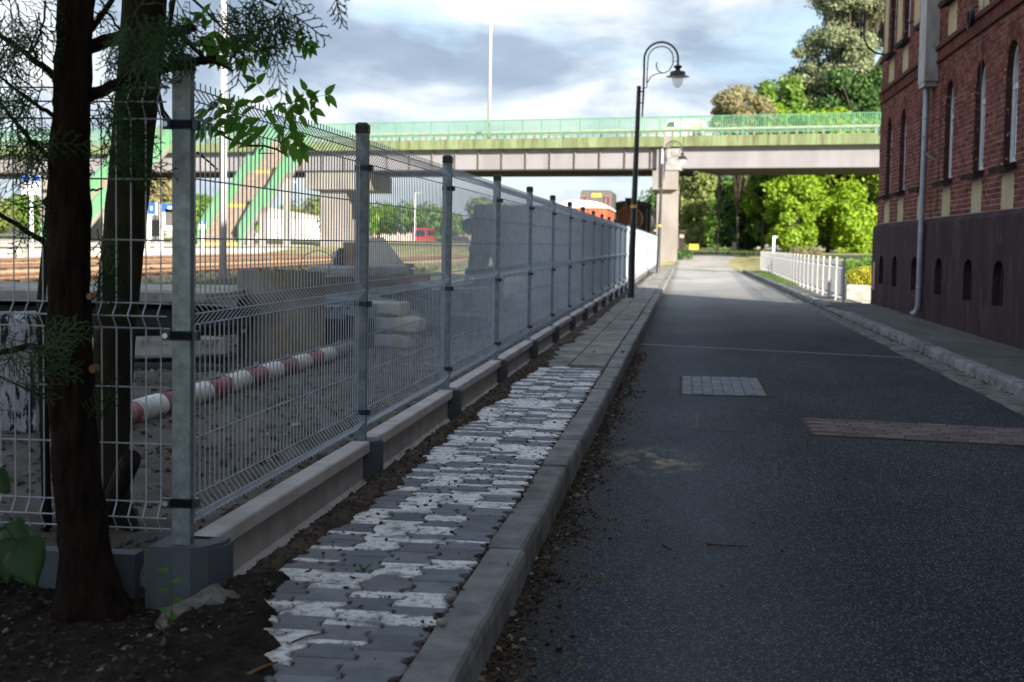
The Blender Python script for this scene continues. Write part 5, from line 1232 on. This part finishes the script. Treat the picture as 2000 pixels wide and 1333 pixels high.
# ------------------------------------------------------------------ grass and weeds
def blades(pts, hmin, hmax, w, seed, m, name='grass'):
    g = random.Random(seed); V = []
    for (x, y, z) in pts:
        for _ in range(g.randint(4, 8)):
            a = g.uniform(0, 2*PI); h = g.uniform(hmin, hmax); bx, by = x+g.gauss(0, .03), y+g.gauss(0, .03)
            dx, dy = math.cos(a)*h*.4, math.sin(a)*h*.4; px, py = -math.sin(a)*w, math.cos(a)*w
            V += [(bx-px,by-py,z), (bx+px,by+py,z), (bx+dx*.5+px*.7,by+dy*.5+py*.7,z+h*.7), (bx+dx,by+dy,z+h)]
    o = link(name, cloud_mesh(name, np.array(V), m)); o['kind'] = 'stuff'; return o
pts = []
for _ in range(4200):
    x, y = R.uniform(-12, -1.75), R.uniform(4.8, 34)
    if nz(x*.5, y*.5, 8)+.25*(x < -5) > .52: pts.append((x, y, yard(x, y)))
blades(pts, .03, .09, .0025, 2, M['grassm'])
pts = [(R.uniform(-13, -8), R.uniform(18, 60), .3) for _ in range(1500)]
blades(pts, .04, .12, .006, 3, M['grassm'])
pts = [(R.uniform(3.1, 3.8)+.01*i*0, R.uniform(44, 68), .11) for i in range(500)]
blades(pts, .03, .10, .004, 4, LM['bright'])
pts = [(R.uniform(-3, 9), R.uniform(100, 124), rz(112)) for _ in range(1500)]
pts = [(x, y, rz(y)-.04) for x, y, z in pts]
blades(pts, .1, .3, .02, 6, LM['pale'])
pts = [(-2.9+R.uniform(-.6,.6), R.uniform(8.5, 11.5), .1) for _ in range(26)]
blades(pts, .04, .10, .003, 7, M['grassm'])
# leafy weeds: individual plants
def weed(x, y, z, s, label, seed, kind='weed_leaf'):
    g = random.Random(seed); t = thing('weed', label, 'weed', (x, y, z), 'small weeds by the pavement')
    for k in range(g.randint(5, 9)):
        a = g.uniform(0, 2*PI); l = s*g.uniform(.6, 1); e = g.uniform(.2, 1.1)
        d = Vector((math.cos(a)*math.cos(e), math.sin(a)*math.cos(e), math.sin(e))); p = Vector((-math.sin(a), math.cos(a), 0))
        mb = MB().q((0,0,0), tuple(d*l*.5+p*l*.17), tuple(d*l), tuple(d*l*.5-p*l*.17)); link('leaf', mb.mesh('leaf', M['weed']), t)
    return t
p = atz(710, 1115, .13); weed(p.x, p.y, .13, .055, 'small green weed between white painted pavers in the foreground', 1)
p = atz(990, 1105, .13); weed(p.x, p.y, .13, .03, 'tiny weed at the kerb side of the pavers', 2)
p = atz(960, 935, .13); weed(p.x, p.y, .13, .035, 'weed in the pavers farther up near the kerb', 3)
p = atz(1160, 690, .13); weed(p.x, p.y, .13, .05, 'weed in the joint of the paving slabs', 4)
p = atz(1215, 690, .13); weed(p.x, p.y, .13, .06, 'weed between paving slab and kerb', 5)
p = atz(340, 1215, .12); t = weed(p.x, p.y-.03, .12, .05, 'thin upright weed in front of the corner socket', 6)
link('stem', MB().tube([(0,0,0),(.005,0,.09),(-.004,0,.17)], .0018, 5).mesh('stem', M['weed']), t)
for k in range(5): 
    zz = .04+k*.03; s = 1 if k % 2 else -1; link('leaf', MB().q((0,0,zz),(s*.018,.006,zz+.012),(s*.042,0,zz+.004),(s*.018,-.006,zz-.004)).mesh('leaf', M['weed']), t)
p = atz(580, 1150, .12); weed(p.x-.22, p.y, .12, .045, 'weed growing beside the end of the first concrete board', 8)
# ------------------------------------------------------------------ litter, stones, twigs
def chips(gen, n, smin, smax, seed, m, name, flat=.4):
    g = random.Random(seed); mb = MB(); st = R.getstate()
    for _ in range(n):
        x, y, z = gen(g); s = g.uniform(smin, smax)
        mb.obox((x, y, z+s*.15), (s*g.uniform(.6,1.4), s*g.uniform(.5,1), s*flat*g.uniform(.5,1)), (g.uniform(-.6,.6), g.uniform(-.6,.6), g.uniform(0,6.3)), s*.12)
    R.setstate(st); o = put(name, mb, m); o['kind'] = 'stuff'; return o
def gut(g):
    y = 2.8+14*g.random()**1.3; cl = max(0, .5+nz(3, y*1.2, 6)*1.2); return (-.565+abs(g.gauss(0, .035+.06*cl)), y, .002)
chips(gut, 5200, .003, .017, 3, M['litter'], 'gutter_litter')
chips(gut, 130, .010, .022, 4, M['stone'], 'gutter_stones', .7)
def gut2(g): x, y, z = gut(g); return (x+abs(g.gauss(0,.1)), y, z)
chips(gut2, 260, .008, .024, 5, M['leafd'], 'fallen_leaves', .12)
def vg(g):
    y = 4.6+10*g.random(); x = g.uniform(-1.53, -1.30); return (x, y, max(.05, verge(x, y)))
chips(vg, 4200, .003, .014, 6, M['litter'], 'soil_crumbs')
def fg(g):
    x, y = g.uniform(-3.0, -1.25), g.uniform(2.6, 4.5); return (x, y, fore(x, y))
chips(fg, 2600, .004, .018, 7, M['litter'], 'soil_crumbs')
chips(fg, 160, .005, .014, 8, M['stone'], 'soil_stones', .6)
chips(lambda g: (g.uniform(-1.3,-.72), 2.9+9*g.random(), .132), 260, .004, .016, 12, M['litter'], 'pavement_crumbs')
def yd(g):
    x, y = g.uniform(-9, -1.7), g.uniform(4.6, 20); return (x, y, yard(x, y))
chips(yd, 9000, .008, .045, 9, M['yard'], 'yard_clods', .6)
chips(yd, 1500, .01, .04, 10, M['stone'], 'yard_stones', .6)
chips(lambda g: (-.72+g.gauss(0,.008), 2.8+10*g.random(), .122), 900, .006, .02, 14, M['litter'], 'joint_dirt')
chips(lambda g: (g.uniform(2.86,2.96), 6+36*g.random(), .01), 900, .006, .03, 15, M['litter'], 'gutter_litter')
chips(lambda g: (g.uniform(-.4,2.4), 2.9+10*g.random(), .003), 140, .005, .016, 16, M['leafd'], 'fallen_leaves', .3)
for k, (px, py, s, lab) in enumerate(((1125, 975, .035, 'pale chip of stone lying on the asphalt near the kerb'), (1012, 930-0, .03, 'pale stone among gutter litter'), (880, 1175, .035, 'small grey stone lying on the painted pavers by the kerb'), (865, 1222, .03, 'brown pebble in the kerb joint of the nearest pavers'), (950, 1255, .02, 'white pebble on the kerb foot'))):
    p = atz(px, py, .0 if px > 940 else .135)
    if px in (1012,): p = atz(1045, 1010, 0)
    rough_block('pebble', lab, 'stone', (p.x, p.y, p.z+s*.3), (s*1.4, s, s*.7), (.2, .1, R.uniform(0, 3)), M['stone'], s*.2, 6, .8)
def twig(pts, r, label, m=M['wood']):
    t = put('twig', MB().tube(pts, [r*(1-.5*i/(len(pts)-1)) for i in range(len(pts))], 6), m); tag(t, label, 'twig'); return t
tm = mat('twig_brown', (.09,.05,.03), (.05,.03,.02), 30, rough=.9)
twig([atz(1380,1063,.006), atz(1420,1066,.008), atz(1462,1067,.006)], .004, 'straight brown twig lying on the asphalt in the foreground', tm)
twig([atz(472,1325,.14), atz(500,1310,.15), atz(522,1300,.15), atz(541,1294,.14)], .006, 'light brown twig lying across the soil edge at bottom', mat('twig_light', (.2,.12,.06), (.12,.07,.04), 30, rough=.9))
twig([atz(1295,1065,.005), atz(1305,1070,.006), atz(1310,1074,.005)], .004, 'short dark curled twig on the asphalt', tm)
twig([atz(570,1255,.135), atz(600,1243,.14), atz(640,1236,.14)], .003, 'thin reddish twig on the nearest grey pavers', tm)
twig([atz(305,1215,.13), atz(330,1245,.14), atz(350,1275,.13)], .004, 'bent dark twig on the bare soil below the socket', tm)

# ------------------------------------------------------------------ the two trunks at left
def trunk_mesh(path, rad, n=40, rings=150, amp=.012, fx=14, fz=3.0, seed=0):
    path = [Vector(p) for p in path]; mb = MB()
    L_ = len(path)-1
    for k in range(rings+1):
        t = k/rings*L_; i = min(L_-1, int(t)); f = t-i
        f2 = f*f*(3-2*f); p = path[i].lerp(path[i+1], f2); r = rad[i]+(rad[i+1]-rad[i])*f2
        for j in range(n):
            a = 2*PI*j/n; c, s_ = math.cos(a), math.sin(a)
            q = Vector((c*r*fx+seed, s_*r*fx, p.z*fz))
            d = amp*(abs(noise.noise(q*1.6))*1.6-.5) + amp*.6*noise.noise(q*5)
            fl_ = 1+ (.55*math.exp(-max(0, p.z-.1)*9)*(1+.5*math.sin(a*4+seed)))
            mb.v.append((p.x+c*(r*fl_+d), p.y+s_*(r*fl_+d), p.z))
    for k in range(rings):
        for j in range(n): a = k*n+j; b = k*n+(j+1) % n; mb.f.append((a, b, b+n, a+n))
    return mb
T1 = thing('thuja_tree', 'dark rough barked conifer trunk in front of the left fence panel', 'tree', (-1.88, 4.25, .1))
put('trunk', trunk_mesh([(-1.84,4.22,-.05),(-1.875,4.24,.25),(-1.915,4.25,.6),(-1.935,4.26,1.1),(-1.93,4.27,1.6),(-1.905,4.27,2.1),(-1.87,4.3,5.2)], [.088,.078,.073,.066,.060,.053,.04], seed=3, n=64, rings=260, amp=.011), M['bark'], T1, smooth=True)
T2 = thing('leaning_tree', 'smoother leaning trunk behind the left fence panel', 'tree', (-2.33, 5.5, .1))
put('trunk', trunk_mesh([(-2.34,5.5,0),(-2.335,5.5,.4),(-2.30,5.5,.9),(-2.24,5.5,1.5),(-2.19,5.5,2.0),(-2.15,5.5,2.5),(-1.95,5.6,5.2)], [.082,.084,.085,.085,.088,.088,.05], seed=9, n=48, rings=120, amp=.004, fx=8), M['bark2'], T2, smooth=True)
def branch(pts, r0, r1, parent=T1, m='bark', Y=4.3):
    p = [at(a, b, c if c else Y) for a, b, c in [(q+(None,))[:3] for q in pts]]
    # refine with a little wobble
    out = []
    for i in range(len(p)-1):
        for k in range(4):
            f = k/4; out.append(p[i].lerp(p[i+1], f)+Vector((R.uniform(-1,1), R.uniform(-1,1), R.uniform(-1,1)))*.0035)
    out.append(p[-1]); n_ = len(out)
    put('branch', MB().tube(out, [r0+(r1-r0)*i/(n_-1) for i in range(n_)], 8), M[m], parent, smooth=True); return out
B = []
B.append(branch([(150,110),(205,78),(262,72),(318,66),(345,60,4.15),(378,55,4.05)], .024, .012))
B.append(branch([(150,195),(190,182),(240,158),(330,132,4.2),(380,120,4.12),(418,116,4.1)], .022, .012))
B.append(branch([(345,60,4.15),(365,82,4.1),(395,112,4.08),(425,124,4.05),(453,138,4.03)], .009, .005))
B.append(branch([(418,116,4.1),(423,108,4.1),(445,95,4.08)], .003, .001))
B.append(branch([(120,160),(85,132),(45,100),(-5,65)], .012, .008))
B.append(branch([(120,330),(70,285),(35,245),(0,200),(-20,150)], .009, .005))
B.append(branch([(110,230),(70,205),(30,175),(-15,140)], .008, .004))
B.append(branch([(110,490),(70,462),(35,440),(-20,405)], .011, .007))
B.append(branch([(130,395),(105,385),(88,398)], .018, .016))
B.append(branch([(88,398),(60,404),(30,414)], .003, .0015))
B.append(branch([(110,690),(60,676),(20,684),(-20,690)], .012, .009))
B.append(branch([(110,770),(75,770),(40,755),(0,735)], .005, .003))
B.append(branch([(200,368),(188,372),(175,372)], .003, .004))
B.append(branch([(90,0),(85,45),(68,95),(60,100)], .004, .003))
B.append(branch([(73,115),(60,80),(40,40),(30,0)], .003, .002))
B.append(branch([(235,60),(215,30),(195,0)], .004, .003))
B.append(branch([(335,0),(330,40),(326,78)], .005, .004))
B.append(branch([(180,60),(230,-20),(330,-60),(450,-40),(540,10)], .01, .005))
B.append(branch([(300,135,5.1),(303,175,5.1),(318,225,5.1),(345,268,5.1)], .006, .006, T2, 'bark2'))
for px, py, w, h in ((172, 580, .014, .03), (178, 722, .012, .038), (186, 642, .006, .012)):
    c = at(px, py, 4.2); put('cut_scar', MB().tube([c+Vector((.004,.03,0)), c+Vector((-.003,.012,0))], [h*.42, h*.36], 9), M['wood'], T1)
c = at(262, 935, 5.0); 
tag(put('cut_branch', MB().tube([(-2.28,5.3,.12),(c.x-.03,5.02,.42),(c.x,4.98,.45)], [.035,.04,.035], 12), M['bark2']), 'sawn branch stub lying against the foot of the leaning trunk', 'branch')
# flat scale-leaf sprays
def spray(seed, L0=.16):
    g = random.Random(seed); mb = MB()
    def stick(p, q, w):
        d = q-p; n_ = Vector((-d.y, d.x, 0)); n_ = n_.normalized()*w if n_.length else Vector((w,0,0))
        mb.q(tuple(p-n_*.55), tuple(q-n_*.42), tuple(q+n_*.42), tuple(p+n_*.55))
    def rec(p, ang_, l, dep):
        n_ = max(3, int(l/.0125)); a = ang_
        for i in range(n_):
            q = p+Vector((math.cos(a), math.sin(a), g.uniform(-.12,.12)-.25*(i/n_)))*(l/n_)
            stick(p, q, (.0038, .0034, .0030)[min(dep, 2)]); p = q; a += g.uniform(-.09,.09)
            if dep < 2 and i > 0:
                s = 1 if i % 2 else -1
                rec(p, a+s*g.uniform(.55,.85), l*(.42 if dep == 0 else .38)*(1-.75*i/n_+.1), dep+1)
    rec(Vector((0,0,0)), 0, L0, 0); return mb
sprm = [spray(s, L_).mesh('leaf_spray', M['thuja']) for s, L_ in ((1,.15),(2,.12),(3,.17),(4,.10))]
def place_spray(p, dirv, sc=1.0, parent=T1):
    d = dirv.normalized(); rr = Vector((R.gauss(0,1), R.gauss(0,1), R.gauss(0,1))); rr = (rr-d*rr.dot(d)).normalized()
    # favour sprays seen on the flat
    nrm = (Vector((0,-1,.1))+rr*.55); nrm = (nrm-d*nrm.dot(d)).normalized(); y_ = nrm.cross(d)
    m = Matrix((d, y_, nrm)).transposed().to_4x4()
    o = bpy.data.objects.new('leaf_spray', R.choice(sprm)); C.objects.link(o); o.parent = parent
    o.location = Vector(p)-root(parent).location; o.rotation_euler = m.to_euler(); o.scale = (sc, sc, sc)
def spread(regs):
    for (px, py, rx, ry, n_, dx, dz, Y) in regs:
        for _ in range(n_):
            a = R.uniform(0, 2*PI); q = math.sqrt(R.random()); yy = Y+R.uniform(-.12,.12)
            p = at(px+rx*q*math.cos(a), py+ry*q*math.sin(a), yy)
            place_spray(p, Vector((dx+R.gauss(0,.5), R.gauss(0,.5), dz+R.gauss(0,.4))), R.uniform(.7,1.25))
spread([(15, 60, 35, 65, 26, -.3, -.4, 4.1), (50, 10, 45, 35, 16, .2, -.8, 4.1), (25, 190, 45, 60, 26, -.4, -.3, 4.15), (60, 270, 45, 50, 26, .3, -.5, 4.2),
        (85, 185, 25, 40, 8, -.5, 0, 4.2), (205, 230, 22, 55, 16, .8, -.4, 4.25), (215, 110, 20, 50, 7, .8, -.5, 4.35), (190, 30, 22, 30, 5, .7, -.6, 4.35), (225, 300, 25, 25, 9, .8, -.3, 4.25), (240, 45, 25, 25, 8, .1, -.9, 4.0), (285, 45, 45, 30, 22, .1, -1, 4.0),
        (400, 5, 60, 22, 9, .3, -1, 4.0), (500, 5, 60, 26, 15, .3, -1, 4.0), (560, 22, 30, 28, 9, .4, -1, 4.0), (330, 20, 25, 25, 8, .2, -.9, 4.0), (470, 45, 25, 20, 5, .2, -1, 4.0), (648, -18, 8, 8, 2, .1, -1, 4.0),
        (530, 70, 20, 20, 6, .3, -.8, 4.05), (30, 385, 35, 20, 7, .4, -.1, 4.2), (65, 440, 25, 15, 4, .3, -.8, 4.2), (200, 445, 12, 20, 3, .5, -.9, 4.2), (200, 500, 10, 18, 2, .3, -1, 4.2),
        (25, 670, 40, 30, 14, .5, -.2, 3.95), (55, 715, 35, 30, 8, .9, 0, 3.9), (20, 745, 30, 25, 6, .4, -.4, 3.95), (185, 815, 20, 15, 2, .8, .5, 4.1), (270, 300, 20, 10, 2, .3, -.8, 4.2)])
# unseen crown above the frame, added thick and wide to darken the soil
V = [(R.uniform(-4.2,-.9), R.uniform(1.0,6.6), R.uniform(2.7,5.2), .6, .6, .4) for _ in range(90)]
V = [v for v in V if v[2]-v[5] > 1.27+.185*v[1]+.15]
o = link('shade_crown', cloud_mesh('shade_crown', leaf_cloud([(a-T1.location.x, b-T1.location.y, c-T1.location.z, d, e, f) for a, b, c, d, e, f in V], 60000, .055, .6, seed=21, inner=.2), M['thuja']), T1); o['kind'] = 'stuff'

# ------------------------------------------------------------------ ash branch with leaflets
def leaflet(seed, w=.36):
    g = random.Random(seed); mb = MB(); n = 8; rows = []
    for i in range(n+1):
        t = i/n; hw = w*.5*(math.sin(PI*min(1, t**.8))**.85)*(1-.25*t)
        if i == 0 or i == n: hw = .004
        z = -.22*t*t; rows.append(((t, -hw, z+hw*.35), (t, 0, z), (t, hw, z+hw*.35)))
    for r in rows: mb.v.extend(r)
    for i in range(n):
        a = i*3; mb.f += [(a, a+1, a+4, a+3), (a+1, a+2, a+5, a+4)]
    return mb.mesh('leaf', M['leafn'], smooth=True)
lfm = [leaflet(1, .48), leaflet(2, .54), leaflet(3, .44)]
ash = thing('ash_tree', 'young ash branch with fresh green pinnate leaves over the fence top', 'tree', (-2.45, 5.0, .1))
stem = [Vector((-2.5,5.3,0)), Vector((-2.42,5.2,1.0)), Vector((-2.2,5.1,1.75)), at(303,150,5.05), at(312,205,5.0), at(345,262,4.98)]
put('stem', MB().tube([Vector((-2.5,5.3,0)), Vector((-2.5,5.25,1.0)), Vector((-2.35,5.1,1.8)), Vector((-2.2,5.05,2.3))], [.02,.018,.014,.01], 8), M['bark2'], ash, smooth=True)
def abranch(pts, r0, r1):
    p = [at(*q) for q in pts]; out = []
    for i in range(len(p)-1):
        for k in range(4): out.append(p[i].lerp(p[i+1], k/4))
    out.append(p[-1]); n_ = len(out)
    put('branch', MB().tube(out, [r0+(r1-r0)*i/(n_-1) for i in range(n_)], 7), M['bark2'], ash, smooth=True)
abranch([(345,-30,5.0),(330,60,4.9),(303,150,4.95),(318,215,4.95),(350,258,4.9),(385,228,4.75),(410,245,4.7),(440,268,4.68),(480,285,4.65),(515,285,4.62),(540,292,4.6),(558,303,4.6)], .007, .003)
abranch([(515,285,4.62),(505,300,4.6),(535,300,4.6)], .003, .0015)
abranch([(385,298,4.9),(410,318,4.88),(425,332,4.86)], .004, .003)
abranch([(550,296,4.6),(552,260,4.6),(560,225,4.6),(555,200,4.58)], .003, .002)
abranch([(345,-30,4.7),(400,20,4.6),(450,70,4.55),(510,95,4.5),(575,80,4.5)], .005, .002)
def compound(x0, y0, x1, y1, Y, npair, s, droop=.3, term=True):
    a, b = at(x0, y0, Y), at(x1, y1, Y-.05); ax = (b-a)
    put('leaf_stalk', MB().tube([a, a.lerp(b, .5)+Vector((0,0,.006)), b], [.0016,.0012,.0008], 5), M['leafn'], ash)
    L_ = []
    for k in range(npair):
        f = .25+.7*k/max(1, npair-1) if npair > 1 else .6
        for sd in (-1, 1): L_.append((f, sd))
    if term: L_.append((1, 0))
    for f, sd in L_:
        p = a.lerp(b, f); d0 = ax.normalized()
        perp = Vector((0, -1 if R.random() < .5 else .6, 0))*.25+Vector((-d0.z, 0, d0.x))*sd
        d = (d0*.55+perp.normalized()*(.9 if sd else 0)+Vector((0,0,-droop-R.uniform(0,.45)))).normalized()
        nr = Vector((R.gauss(0,.35), -1, R.uniform(-.1,.6))); nr = (nr-d*nr.dot(d)).normalized(); y_ = nr.cross(d)
        m = Matrix((d, y_, nr)).transposed().to_4x4()
        o = bpy.data.objects.new('leaf', R.choice(lfm)); C.objects.link(o); o.parent = ash; o.location = p-ash.location
        o.rotation_euler = m.to_euler(); q = s*R.uniform(.64,.92); o.scale = (q, q, q)
for c in ((555,205,640,186,4.55,3,.062), (560,215,600,175,4.58,3,.062), (545,235,500,160,4.62,3,.068), (515,285,455,205,4.66,4,.070), (450,272,405,215,4.7,4,.070), (420,250,395,255,4.7,2,.066),
          (550,260,590,290,4.6,3,.075), (500,285,470,240,4.64,3,.07), (552,240,610,215,4.58,3,.068), (480,283,440,232,4.66,3,.07), (540,290,575,262,4.6,2,.075),(470,240,425,200,4.66,3,.066),(530,250,560,220,4.6,2,.07),
          (575,80,608,92,4.5,3,.055), (545,88,580,75,4.5,2,.055), (450,70,432,110,4.55,2,.075), (465,78,475,115,4.55,2,.075), (500,93,515,110,4.52,2,.06), (440,62,405,85,4.58,2,.075), (420,45,395,25,4.6,2,.06), (410,30,370,40,4.6,2,.06), (480,80,420,88,4.56,3,.07), (530,92,500,70,4.5,2,.06)):
    compound(*c)
mh = MB(); n = 26
for i in range(9):
    for j in range(n):
        a = 2*PI*j/n; r_ = i/8*(.17+.03*math.sin(a*2+1)); mh.v.append((r_*math.cos(a)*.8, r_*1.25*math.sin(a), .085*(1-i/8)**1.1+.022*nz(r_*22*math.cos(a), r_*22*math.sin(a), 3)-.02*(i == 8)))
for i in range(8):
    for j in range(n): a = i*n+j; b = i*n+(j+1) % n; mh.f.append((a, b, b+n, a+n))
tag(link('mortar_heap', mh.mesh('mortar_heap', mat('dry_mortar', (.22,.21,.20), (.10,.095,.09), 20, rough=1, bump=.6, bsc=120), smooth=True), None, (-1.43, 4.16, .115)), 'small heap of dried grey mortar spilled beside the corner socket', 'mortar heap')
# broad leaves bottom left
lin = thing('linden_sapling', 'low shoot with broad heart shaped green leaves at the left edge, near the ground', 'plant', (-2.0, 3.45, .1))
put('stem', MB().tube([Vector((-2.1,3.5,.08)), Vector((-1.95,3.45,.4)), at(10,1030,3.4), at(28,1052,3.35)], [.006,.005,.003,.002], 6), M['bark2'], lin)
def broad(px, py, tx, ty, s, Y):
    mb = MB(); n = 14; g = R
    pr = []
    for i in range(n+1):
        t = i/n; hw = .42*(math.sin(PI*t**.62)**.75)*(1-.1*t) if 0 < i < n else .01
        pr.append((t-.04*math.sin(PI*t), hw*(1+.05*(i % 2)), -.15*t*t))
    for x, hw, z in pr: mb.v += [(x,-hw,z-.08),(x,-hw*.5,z+.03),(x,0,z-.02),(x,hw*.5,z+.03),(x,hw,z-.08)]
    for i in range(n):
        for k in range(4): a = i*5+k; mb.f.append((a, a+1, a+6, a+5))
    a, b = at(px, py, Y), at(tx, ty, Y-.04); d = (b-a).normalized(); nr = Vector((.2,-1,.5)); nr = (nr-d*nr.dot(d)).normalized(); y_ = nr.cross(d)
    o = bpy.data.objects.new('leaf', mb.mesh('leaf', M['linden'], smooth=True)); C.objects.link(o); o.parent = lin; o.location = a-lin.location
    o.rotation_euler = Matrix((d, y_, nr)).transposed().to_euler(); q = (b-a).length; o.scale = (q, q*1.05, q)
broad(18, 1050, 10, 1142, 0, 3.4); broad(34, 1066, 66, 1142, 0, 3.36); broad(8, 1028, 50, 1052, 0, 3.47); broad(44, 1052, 78, 1108, 0, 3.43); broad(-25, 925, 12, 955, 0, 3.5)
